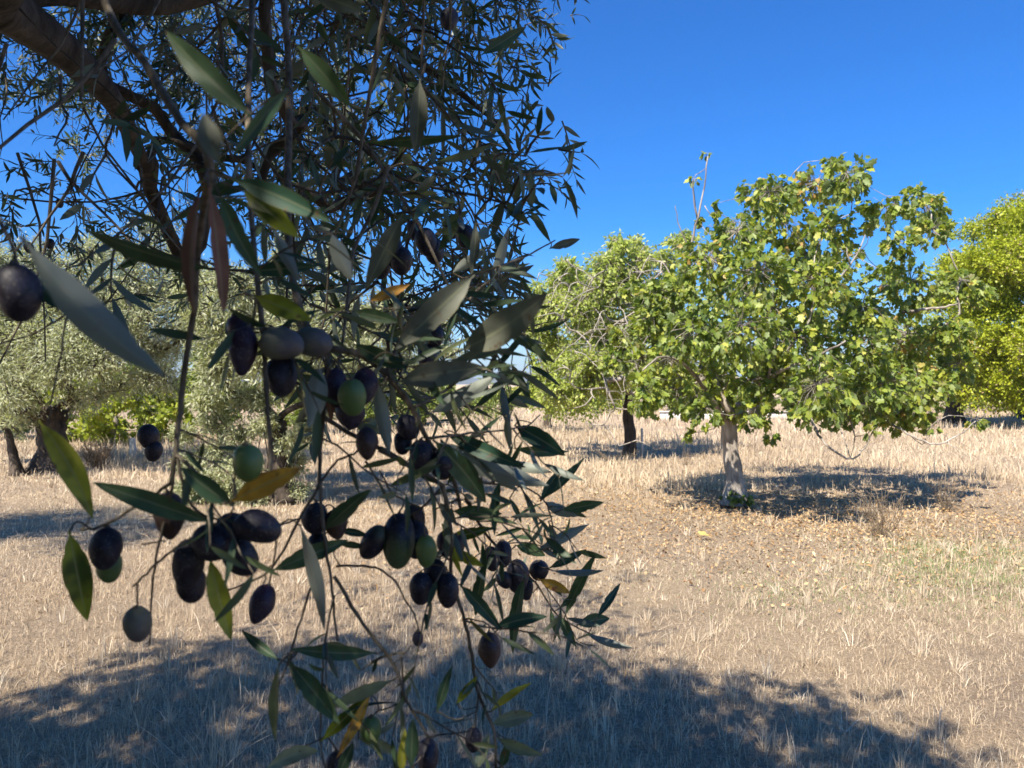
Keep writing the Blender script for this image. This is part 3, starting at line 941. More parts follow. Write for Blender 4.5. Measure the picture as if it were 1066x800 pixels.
# ------------------------------------------------------------------ grass
def blades(n, dmin, dmax, hmin, hmax, wmin, seed, mat, name, label, xspan=.86, bare=True, rnd=None, area=None, kink=True, width_px=.7, flat=1.0):
    rg = np.random.default_rng(seed)
    if area is None:
        d = np.exp(rg.uniform(math.log(dmin), math.log(dmax), n))
        x = rg.uniform(-1, 1, n) * (d * xspan + 0.8)
        y = d
    else:
        x, y = area(n, rg)
        d = np.maximum(y, 1)
    # tufts: patches of thinner and thicker growth
    den = .55 + .45 * np.sin(x * 2.1 + np.sin(y * 1.7) * 1.5) * np.sin(y * 2.7 + 1 + np.sin(x * 1.3))
    den2 = np.sin(x * 1.1 + 2 * np.sin(y * .6 + 1)) * np.sin(y * 1.3 + 1.5 * np.sin(x * .8)) + .5 * np.sin(x * 4.1 + y) * np.sin(y * 3.7 - x)
    keep = rg.random(n) < np.clip(.4 + .4 * den + .4 * den2, .3, 1)
    if bare:      # the littered soil under the fig grows little grass
        e = ((x - 3.2) / 3.6) ** 2 + ((y - 9.3) / 1.8) ** 2
        keep &= ~((e < 1) & (rg.random(n) < .75))
    x, y, d = x[keep], y[keep], d[keep]
    n = len(x)
    h = rg.uniform(hmin, hmax, n) * (.7 + .5 * rg.random(n) ** 2) * (.75 + .25 * np.sin(x * .9 + y * .5))
    far_boost = np.clip((y - 11) / 8, 0, 1)
    h = h * (1 + .9 * far_boost)
    a = rg.uniform(0, 2 * PI, n)
    lean = np.abs(rg.normal(0, .75 * flat, n)) * h
    dx, dy = np.cos(a) * lean, np.sin(a) * lean
    wdt = np.maximum(wmin, d * width_px / F) * rg.uniform(.6, 1.3, n)
    sa = rg.uniform(0, 2 * PI, n)
    sx, sy = np.cos(sa) * wdt / 2, np.sin(sa) * wdt / 2
    z0 = ground_z(x, y) * np.clip(1 - np.hypot(x, y) / 60, 0, 1) - .01
    k = .5
    V = np.empty((n, 5, 3))
    V[:, 0] = np.stack([x - sx, y - sy, z0], -1)
    V[:, 1] = np.stack([x + sx, y + sy, z0], -1)
    mx, my = x + dx * .36, y + dy * .36
    dz0 = h * (1 - .5 * (lean / np.maximum(h, 1e-3))).clip(.18, 1)
    V[:, 2] = np.stack([mx + sx * .8, my + sy * .8, z0 + dz0 * .6], -1)
    V[:, 3] = np.stack([mx - sx * .8, my - sy * .8, z0 + dz0 * .6], -1)
    dz = h * (1 - .5 * (lean / np.maximum(h, 1e-3)) ** 1.0).clip(.18, 1)
    V[:, 4] = np.stack([x + dx, y + dy, z0 + dz], -1)
    mb = MB()
    off = (np.arange(n) * 5)[:, None]
    mb.v.append(V.reshape(-1, 3))
    mb.f.append(np.array([0, 1, 2, 3])[None] + off)
    mb.f.append(np.array([3, 2, 4])[None] + off)
    r = rg.beta(2.2, 2.2, n) if rnd is None else rg.uniform(rnd[0], rnd[1], n)
    r = np.clip(r * .9 + .1 * np.sin(x * .7 + 2 * np.sin(y * .5)), 0, .98)
    mb.r.append(np.repeat(r, 5))
    mb.u.append(np.tile([0, 0, .55, .55, 1], n))
    mb.n = n * 5
    o = mb.build(name, mat)
    return tag(o, label, 'grass', kind='stuff')


blades(560000, 1.6, 26, .03, .11, .0013, 1, M['straw'], 'dry_grass', 'short dry straw coloured grass covering the field')
blades(9000, 2.0, 16, .14, .34, .0013, 2, M['straw'], 'dry_grass', 'taller thin dry grass stalks scattered over the field', bare=False, rnd=(.5, .95), width_px=.6, flat=.8)
blades(60000, 11.5, 48, .12, .3, .004, 3, M['straw'], 'dry_grass', 'tall pale dry grass beyond the fig tree', bare=False, rnd=(.25, .8), width_px=.9, flat=.7)
def green_area(n, rg):
    c = rg.integers(0, 5, n)
    cen = np.array([G(1000, 585)[:2], G(960, 600)[:2], G(1040, 620)[:2], G(1030, 570)[:2], G(820, 620)[:2]])[c]
    q = rg.normal(size=(n, 2)) * np.array([.55, .45])
    return cen[:, 0] + q[:, 0], cen[:, 1] + q[:, 1]
blades(15000, 3, 10, .03, .11, .0016, 4, M['green_blade'], 'green_grass', 'thin patches of fresh green grass at the right of the field', area=green_area)
def tuft_blades(nt_, seed):
    rg = np.random.default_rng(seed)
    d = np.exp(rg.uniform(math.log(1.8), math.log(18), nt_))
    cx_ = rg.uniform(-1, 1, nt_) * (d * .86 + .8)
    keep = (((cx_ - 3.2) / 3.4) ** 2 + ((d - 9.2) / 1.6) ** 2 > 1) | (rg.random(nt_) < .25)
    cx_, d = cx_[keep], d[keep]
    k = rg.integers(5, 22, len(d))
    idx = np.repeat(np.arange(len(d)), k)
    n = len(idx)
    spread = rg.uniform(.01, .05, len(d))[idx]
    th = (.06 + .17 * rg.random(len(d)) ** 1.6)[idx]
    a = rg.uniform(0, 2 * PI, n)
    x = cx_[idx] + np.cos(a) * spread * rg.random(n)
    y = d[idx] + np.sin(a) * spread * rg.random(n)
    h = th * rg.uniform(.5, 1.1, n)
    lean = np.abs(rg.normal(0, .55, n)) * h
    lx, ly = np.cos(a) * lean, np.sin(a) * lean
    dz = h * (1 - .45 * lean / h).clip(.2, 1)
    w = np.maximum(.0013, y * .6 / F) * rg.uniform(.6, 1.4, n)
    sa = rg.uniform(0, 2 * PI, n)
    sx, sy = np.cos(sa) * w / 2, np.sin(sa) * w / 2
    z0 = ground_z(x, y) - .01
    V = np.empty((n, 5, 3))
    V[:, 0] = np.stack([x - sx, y - sy, z0], -1)
    V[:, 1] = np.stack([x + sx, y + sy, z0], -1)
    V[:, 2] = np.stack([x + lx * .36 + sx * .8, y + ly * .36 + sy * .8, z0 + dz * .6], -1)
    V[:, 3] = np.stack([x + lx * .36 - sx * .8, y + ly * .36 - sy * .8, z0 + dz * .6], -1)
    V[:, 4] = np.stack([x + lx, y + ly, z0 + dz], -1)
    mb = MB()
    off = (np.arange(n) * 5)[:, None]
    mb.v.append(V.reshape(-1, 3))
    mb.f.append(np.array([0, 1, 2, 3])[None] + off)
    mb.f.append(np.array([3, 2, 4])[None] + off)
    r = np.clip(rg.uniform(.2, .95, len(d))[idx] + rg.normal(0, .12, n), 0, 1)
    mb.r.append(np.repeat(r, 5))
    mb.u.append(np.tile([0, 0, .55, .55, 1], n))
    mb.n = n * 5
    tag(mb.build('grass_clumps', M['straw']), 'uneven clumps of dry bunch grass scattered over the field', 'grass', kind='stuff')


tuft_blades(2600, 12)
blades(120000, 1.7, 15, .03, .10, .0022, 15, M['straw'], 'flattened_straw', 'flattened dry straw lying between the standing grass', width_px=.8, flat=3.0)
# pale tuft of dry grass at the bottom left
rg = np.random.default_rng(77)
def tuft(px, py, h, n, seed, label):
    rg = np.random.default_rng(seed)
    b = G(px, py)
    mb = MB()
    for k in range(n):
        a = rg.uniform(0, 2 * PI)
        l = abs(rg.normal(0, .45)) * h
        o = b + np.array([rg.normal() * .05, rg.normal() * .05, -.01])
        e = o + np.array([math.cos(a) * l, math.sin(a) * l, h * rg.uniform(.6, 1)])
        tube(mb, smooth_path([o, (o + e) / 2 + (0, 0, h * .08), e], 3), np.linspace(.0017, .0006, 7), 3, rnd=rg.uniform(.7, .97))
    o = mb.build('grass_tuft', M['straw'])
    o.data.transform(__import__('mathutils').Matrix.Translation(Vector(-b)))
    o.location = Vector(b)
    tag(o, label, 'grass tuft')
tuft(225, 808, .36, 34, 1, 'tall pale dry grass tuft in the shade at the bottom edge')

# fallen leaves under the fig
mb = MB()
rg = np.random.default_rng(66)
n = 17000
x = 3.4 + rg.normal(0, 2.6, n)
y = 9.0 + rg.normal(0, 1.7, n)
ok = (y > 5.2)
x, y = x[ok], y[ok]
n = len(x)
o = np.stack([x, y, ground_z(x, y) + rg.uniform(.005, .06, n)], -1)
dr = rdirs(n, rg); dr[:, 2] *= .35
put_leaves(mb, LEAF_FIG, o, dr, rdirs(n, rg) * .55 + (0, 0, 1), rg.uniform(.01, .036, n) * (1 + .9 * (rg.random(n) > .95)), rg.uniform(.008, .03, n), rg.beta(1.7, 1.7, n), rg.uniform(-.6, .9, n))
tag(mb.build('fallen_leaves', M['litter']), 'brown and orange fallen fig leaves on the soil under the fig tree', 'leaf litter', kind='stuff')
mb = MB()
b = G(728, 562) + (0, 0, .06)
put_leaves(mb, LEAF_FIG, [b], [(1, .1, .1)], [(0, -.35, 1)], .12, .10, .5, .35)
o = mb.build('fallen_leaf', leaf_mat('leaf_yellow', [(0, (.55, .43, .15)), (1, (.55, .43, .15))], None, .2))
o.data.transform(__import__('mathutils').Matrix.Translation(Vector(-b))); o.location = Vector(b)
tag(o, 'single yellow fallen leaf on the dry grass below the fig trunk', 'leaf')

# ------------------------------------------------------------------ the olive tree over the viewer
OT = np.array([-1.55, -0.45, 0.0])
olive = empty('olive_tree', OT)
tag(olive, 'near olive tree with overhanging boughs and hanging sprays of ripening fruit', 'tree')
rg = np.random.default_rng(101)
tpath = [OT, OT + (.05, .03, .4), OT + (-.04, .08, .85), OT + (.08, .05, 1.3), OT + (.12, .1, 1.7)]
tb = MB(); trunk_mesh(tb, tpath, .2, .16, rg, flare=1.7, lump=.2); tb.build('trunk', M['olive_bark'], olive, smooth=True)

twig_starts, twig_dirs, twig_len, twig_far = [], [], [], []
edge_y = [-80, 0, 50, 100, 130, 200, 250, 300, 345]
edge_x = [620, 618, 604, 588, 568, 572, 574, 556, 530]
# boughs seen at the right of the crown
cnt = 0
while cnt < 150:
    px, py = rg.uniform(330, 590), rg.uniform(-90, 325)
    if px > np.interp(py, edge_y, edge_x) - 30:
        continue
    if py > 230 and px < 420:
        continue
    d = rg.uniform(1.35, 2.3)
    twig_starts.append(P(px, py, d))
    v = np.array([rg.uniform(-.25, 1.0), rg.normal() * .5, rg.uniform(-.9, .55)])
    twig_dirs.append(unit(v)); twig_len.append(rg.uniform(.05, .13)); twig_far.append(False)
    cnt += 1
# left and middle boughs
cnt = 0
while cnt < 350:
    px, py = rg.uniform(-90, 400), rg.uniform(-120, 300)
    if px < 185 and py > 95 and rg.random() < .72:
        continue
    if py > 215 and px > 200 and rg.random() < .5:
        continue
    d = rg.uniform(1.9, 4.0)
    twig_starts.append(P(px, py, d))
    v = np.array([rg.normal() * .7, rg.normal() * .7, rg.uniform(-1.1, .35)])
    twig_dirs.append(unit(v)); twig_len.append(rg.uniform(.09, .22)); twig_far.append(False)
    cnt += 1
# nearer sprigs among the hanging branches
for k in range(48):
    px, py = rg.uniform(110, 545), rg.uniform(-60, 330)
    if py > 230 and px > 430:
        px -= 120
    if px > np.interp(py, edge_y, edge_x) - 60:
        continue
    twig_starts.append(P(px, py, rg.uniform(.62, 1.15)))
    twig_dirs.append(unit([rg.normal() * .6, rg.normal() * .5, rg.uniform(-1.2, .2)])); twig_len.append(rg.uniform(.05, .10)); twig_far.append(False)
cnt = 0
while cnt < 60:
    px, py = rg.uniform(300, 560), rg.uniform(150, 425)
    if px > np.interp(py, [150, 250, 330, 345, 425], [545, 555, 520, 480, 470]):
        continue
    twig_starts.append(P(px, py, rg.uniform(.7, 1.2)))
    twig_dirs.append(unit([rg.uniform(-.3, .9), rg.normal() * .5, rg.uniform(-.8, .6)])); twig_len.append(rg.uniform(.035, .07)); twig_far.append(False)
    cnt += 1
# boughs overhead, outside the picture: they throw the shade
ex = [-3.5, -2.5, -2.28, -2.09, -1.25, -.2, .5, .89, 1.33, 1.58, 1.78, 1.9, 2.0]
ey = [3.6, 3.75, 4.4, 4.95, 4.85, 4.7, 4.5, 4.2, 4.4, 4.15, 3.8, 3.45, 2.6]
cotk = 1 / math.tan(SUN_EL)
over = []
while len(over) < 1350:
    gx, gy = rg.uniform(-3.8, 2.0), rg.uniform(-2.8, 4.9)
    if gy > np.interp(gx, ex, ey) - .18 + rg.normal() * .16:
        continue
    z = rg.uniform(1.0, 4.1)
    if z < 2.7 and (gy > 2.6 or rg.random() < .3):
        continue
    c = np.array([gx - SH[0] * cotk * z, gy - SH[1] * cotk * z, z])
    if np.linalg.norm(c - (0, 0, EYE)) < .75:
        continue
    if c[1] > -.45:
        row = CY - (z - EYE - .3) / max(.05, c[1] + .3) * F
        if row > -60:
            continue
    over.append(c)
k = 0
while k < 420:
    gx, gy = rg.uniform(-3.6, 1.9), rg.uniform(2.0, 4.95)
    if gy > np.interp(gx, ex, ey) - .2 + rg.normal() * .16:
        continue
    z = rg.uniform(2.9, 4.4)
    c = np.array([gx - SH[0] * cotk * z, gy - SH[1] * cotk * z, z])
    if c[1] > -.45 and CY - (z - EYE - .3) / max(.05, c[1] + .3) * F > -60:
        continue
    over.append(c)
    k += 1
for c in over:
    twig_starts.append(c)
    v = np.array([rg.normal() * .8, rg.normal() * .8, rg.uniform(-.8, .3)])
    twig_dirs.append(unit(v)); twig_len.append(rg.uniform(.15, .26)); twig_far.append(True)

# hanging sprays: hand laid from the photograph, each with its own distance
HB = {}     # name -> list of (polyline px, d, radius)
SPR = []


def spray(key, lines, d):
    SPR.append((key, lines, d))


# each line: list of (px, py, d), radius at start and end in mm
spray('left', [
    ([(60, -150, .62), (112, 8, .47), (150, 65, .42), (187, 125, .37), (218, 168, .35), (208, 240, .39), (202, 320, .41), (190, 400, .42), (183, 470, .42), (178, 505, .42)], 2.6, 1.3),
    ([(183, 468, .42), (178, 515, .42), (165, 570, .425), (158, 620, .43), (156, 672, .43)], 1.0, .5),
    ([(178, 503, .42), (150, 522, .42), (108, 547, .42), (84, 552, .42)], 1.1, .6),
    ([(147, 567, .425), (172, 563, .425)], .6, .4),
    ([(183, 470, .42), (195, 520, .42), (222, 548, .41), (190, 566, .42), (162, 588, .42), (139, 611, .42)], 1.0, .6),
    ([(143, 608, .42), (143, 634, .42)], .6, .5),
    ([(110, 545, .42), (110, 556, .42)], .6, .5),
    ([(95, 538, .42), (84, 552, .42)], .5, .5),
    ([(222, 548, .41), (240, 536, .40), (243, 523, .39)], .7, .5),
    ([(85, -40, .72), (86, 40, .7), (84, 105, .68)], 2.2, 1.2),
    ([(90, 300, .5), (72, 325, .5), (58, 395, .5), (47, 455, .5)], .8, .4),
    ([(72, 325, .5), (40, 345, .5), (-10, 362, .5)], .7, .5),
    ([(-30, 180, .4), (0, 230, .34), (14, 262, .33), (18, 280, .32)], 1.2, .7),
    ([(14, 262, .33), (26, 252, .26)], .7, .5),
], .42)
spray('middle', [
    ([(250, -160, .7), (262, -20, .6), (258, 120, .5), (262, 230, .46), (272, 330, .44), (277, 400, .43), (281, 470, .42), (284, 520, .42)], 2.4, 1.0),
    ([(268, 300, .44), (262, 345, .44), (257, 350, .44)], .8, .5),
    ([(268, 335, .44), (290, 342, .44), (310, 345, .44)], .7, .5),
    ([(342, 360, .50), (340, 400, .50), (335, 450, .50), (333, 500, .50), (338, 560, .5), (345, 605, .5), (351, 668, .5)], 1.7, .8),
    ([(335, 500, .5), (312, 540, .5), (282, 592, .5), (246, 611, .5), (214, 621, .5)], 1.1, .5),
    ([(277, 597, .5), (273, 612, .5)], .7, .6),
    ([(312, 540, .5), (285, 549, .47)], .7, .6),
    ([(335, 500, .5), (352, 480, .5), (372, 470, .5), (382, 450, .5)], .9, .6),
    ([(348, 600, .5), (378, 650, .5), (410, 692, .5), (424, 730, .5), (446, 768, .5)], 1.3, .8),
    ([(348, 620, .5), (338, 668, .5), (336, 705, .5), (333, 770, .5)], .8, .6),
    ([(326, 605, .5), (310, 655, .5), (300, 690, .5), (290, 715, .5)], .9, .6),
    ([(300, 690, .5), (312, 677, .5)], .6, .5),
    ([(300, 690, .5), (290, 686, .5)], .6, .5),
    ([(350, 590, .52), (385, 590, .52), (408, 602, .52), (420, 622, .52), (431, 640, .52), (436, 658, .52)], .9, .5),
    ([(410, 692, .5), (422, 680, .5), (428, 672, .5)], .5, .4),
    ([(424, 730, .5), (395, 740, .5), (386, 748, .5)], .6, .5),
    ([(446, 768, .5), (446, 775, .5)], .7, .6),
    ([(446, 768, .5), (470, 764, .5), (490, 762, .5)], .6, .5),
], .5)
spray('right', [
    ([(280, -160, .8), (300, 60, .66), (300, 240, .55), (322, 345, .5), (376, 370, .5), (401, 389, .5), (426, 420, .51), (445, 457, .52), (470, 497, .55), (480, 530, .58)], 3.2, 1.4),
    ([(395, 467, .52), (430, 487, .52), (462, 506, .53)], 2.2, 1.6),
    ([(330, 430, .52), (362, 450, .52), (395, 467, .52)], 1.6, 1.6),
    ([(400, 392, .5), (420, 350, .52), (450, 310, .56), (500, 285, .62), (545, 268, .7), (578, 250, .74)], 1.6, .7),
    ([(430, 425, .52), (470, 402, .55), (490, 375, .58), (520, 350, .62), (560, 338, .68), (592, 332, .7)], 1.3, .5),
    ([(445, 457, .52), (490, 451, .55), (545, 445, .6), (562, 432, .62)], 1.0, .5),
    ([(462, 506, .53), (438, 530, .53), (420, 540, .53)], 1.0, .6),
    ([(405, 520, .52), (380, 480, .52)], .9, .8),
    ([(440, 530, .53), (410, 515, .52), (395, 490, .52)], .8, .6),
    ([(462, 506, .53), (470, 560, .54), (470, 600, .55), (485, 650, .56), (492, 690, .57), (498, 722, .57), (514, 762, .57), (516, 800, .57)], 1.6, 1.1),
    ([(514, 762, .57), (530, 772, .57)], .6, .4),
    ([(490, 500, .56), (520, 505, .6), (548, 508, .65), (570, 527, .68), (577, 560, .68), (584, 590, .68)], 1.0, .5),
    ([(485, 520, .58), (505, 555, .64), (527, 580, .7), (548, 598, .74), (560, 610, .74), (580, 640, .74), (604, 655, .74), (628, 666, .74)], 1.4, .6),
    ([(482, 645, .56), (500, 652, .57), (522, 654, .58)], .9, .6),
    ([(520, 654, .58), (512, 662, .57)], .7, .6),
    ([(470, 560, .54), (462, 590, .54)], .7, .6),
    ([(548, 598, .74), (560, 586, .74)], .6, .5),
    ([(505, 555, .64), (515, 566, .66)], .6, .5),
    ([(498, 722, .57), (494, 760, .57)], .7, .5),
    ([(560, 610, .74), (555, 618, .74)], .6, .5),
], .55)

att = list(twig_starts) + [P(*s[1][0][0][0]) for s in SPR]
limb_nodes = list(smooth_path([tpath[-1], P(-160, -70, .8), P(-10, 0, 1.05), P(75, 60, 1.3), P(120, 110, 1.55), P(150, 170, 1.8)], 5))
root_path = list(smooth_path(tpath, 3)) + limb_nodes[1:]
nodes, par, ends = grow(root_path, att, rg, step=.22, wob=.07)
br = MB()
skeleton_mesh(br, nodes, par, .0014, .026, len(root_path), power=.9)
# a bough crossing the top left corner
bp = smooth_path([tpath[-1], P(-160, -70, .8), P(-10, 0, 1.05), P(75, 60, 1.3), P(120, 110, 1.55), P(150, 170, 1.8)], 5)
tube(br, bp, np.linspace(.05, .014, len(bp)), 9)
bp = smooth_path([P(-10, 0, 1.05), P(60, -10, 1.2), P(170, 5, 1.4), P(300, -20, 1.5), P(400, 40, 1.6), P(470, 90, 1.6), P(520, 130, 1.6)], 5)
tube(br, bp, np.linspace(.026, .004, len(bp)), 8)
br.build('branches', M['olive_bark'], olive, smooth=True)

SPINE = {}
for key, lines, d in SPR:
    SPINE[key] = np.concatenate([smooth_path([P(*q_) for q_ in pts], 8) for pts, _, _ in lines])

cr, tw = MB(), MB()
every = []
for s, dv, ln, fr in zip(twig_starts, twig_dirs, twig_len, twig_far):
    every.append((s, dv, ln, fr))
    right_part = s[0] > -.25 * s[1] and not fr
    if s[1] < 1.15 and not fr:
        continue
    for q_ in range(6 if fr else (2 if right_part else 3)):
        every.append((s + rg.normal(size=3) * (.13 if fr else .05), unit(dv + rg.normal(size=3) * .6), ln * rg.uniform(.6, 1.2), fr))
for s, dv, ln, fr in every:
    k = 7
    p = [s]
    v = dv.copy()
    for q_ in range(k):
        v = unit(v + np.array([0, 0, -.10]) + rg.normal(size=3) * .09)
        p.append(p[-1] + v * ln / k)
    p = np.array(p)
    tube(tw, p, np.linspace(.0018, .0007, k + 1), 4, cap=False)
    m_ = int(ln / (.017 if fr else .014))
    t = np.repeat(np.linspace(.08, 1, m_), 2)
    o = np.stack([np.interp(t, np.linspace(0, 1, k + 1), p[:, a]) for a in range(3)], -1)
    ax = unit(p[-1] - p[0])
    perp = unit(np.cross(ax, rdirs(1, rg)[0]))
    perp2 = np.cross(ax, perp)
    ph = np.repeat(np.arange(m_) * (PI / 2) + rg.uniform(0, 3), 2) + np.tile([0, PI], m_) + rg.normal(0, .25, 2 * m_)
    out_ = np.cos(ph)[:, None] * perp + np.sin(ph)[:, None] * perp2
    dl = unit(ax * rg.uniform(.5, 1.1, (2 * m_, 1)) + out_ * .8 + rg.normal(size=(2 * m_, 3)) * .2 + np.array([0, 0, -.15]))
    nl = unit(ax - dl * .5 + rg.normal(size=(2 * m_, 3)) * .35 + np.array([0, 0, .35]))
    keepm = rg.random(2 * m_) < .85
    L = rg.uniform(.034, .058, 2 * m_) * (1.9 if fr else .8)
    put_leaves(cr, LEAF_SIMPLE if fr else LEAF_OLIVE, o[keepm], dl[keepm], nl[keepm], L[keepm], (L * rg.uniform(.17, .24, 2 * m_) * (1.25 if fr else 1))[keepm], np.clip(rg.beta(2, 2.6, keepm.sum()), 0, 1), rg.uniform(-.1, .3, keepm.sum()))
for k in range(55):      # bare, thin, hanging twigs
    px, py, d = rg.uniform(-20, 520), rg.uniform(-120, 230), rg.uniform(.6, 1.8)
    a = P(px, py, d)
    v = unit([rg.normal() * .45, rg.normal() * .4, -1])
    ln = rg.uniform(.12, .4)
    p = [a]
    for q_ in range(6):
        v = unit(v + rg.normal(size=3) * .16)
        p.append(p[-1] + v * ln / 6)
    if P(0, 0, 1)[1] and (p[-1][0] / p[-1][1] * F + CX) > 540:
        continue
    tube(tw, p, np.linspace(.0022, .0008, 7), 5, cap=False)
for key, (xa, xb, ya, yb), m_, La, Lb in [('right', (395, 610, 400, 620), 24, .018, .034), ('right', (470, 560, 640, 800), 5, .016, .03), ('middle', (285, 520, 640, 800), 6, .018, .032), ('right', (380, 600, 250, 400), 30, .022, .042),
                                          ('middle', (240, 400, 200, 460), 11, .022, .038), ('left', (120, 260, 250, 480), 4, .018, .03)]:
    sp = SPINE[key]
    qx, qy = sp[:, 0] / sp[:, 1] * F + CX, CY - (sp[:, 2] - EYE) / sp[:, 1] * F
    cand = np.nonzero((qx > xa) & (qx < xb) & (qy > ya) & (qy < yb))[0]
    for c_ in rg.choice(cand, m_):
        a = sp[c_]
        v = unit([rg.uniform(-.4, 1) if key == 'right' else rg.normal() * .7, rg.normal() * .6, rg.uniform(-.9, .45)])
        ln = rg.uniform(.03, .085)
        p = [a]
        for q_ in range(6):
            v = unit(v + rg.normal(size=3) * .12 + np.array([0, 0, -.08]))
            p.append(p[-1] + v * ln / 6)
        p = np.array(p)
        if p[-1][0] / p[-1][1] * F + CX > (565 if key == 'right' and yb < 420 else 635):
            continue
        tube(tw, p, np.linspace(.0008, .0004, 7), 5, cap=False)
        k_ = max(3, int(ln / .011))
        t = np.linspace(.15, 1, k_)
        o = np.stack([np.interp(t, np.linspace(0, 1, 7), p[:, a_]) for a_ in range(3)], -1)
        ax = unit(p[-1] - p[0])
        sd_ = unit(np.cross(ax, rdirs(1, rg)[0])) * np.where(np.arange(k_) % 2, 1, -1)[:, None]
        dl = unit(ax * .9 + sd_ * .7 + rg.normal(size=(k_, 3)) * .25)
        L = rg.uniform(La, Lb, k_)
        put_leaves(cr, LEAF_FINE, o, dl, rg.normal(size=(k_, 3)) + np.array([0, -.4, .6]), L, L * rg.uniform(.12, .19, k_), rg.beta(2, 2, k_), rg.uniform(-.15, .35, k_))
cr.build('crown', M['olive_leaf'], olive)
tw.build('twigs', M['twig_bark'], olive)

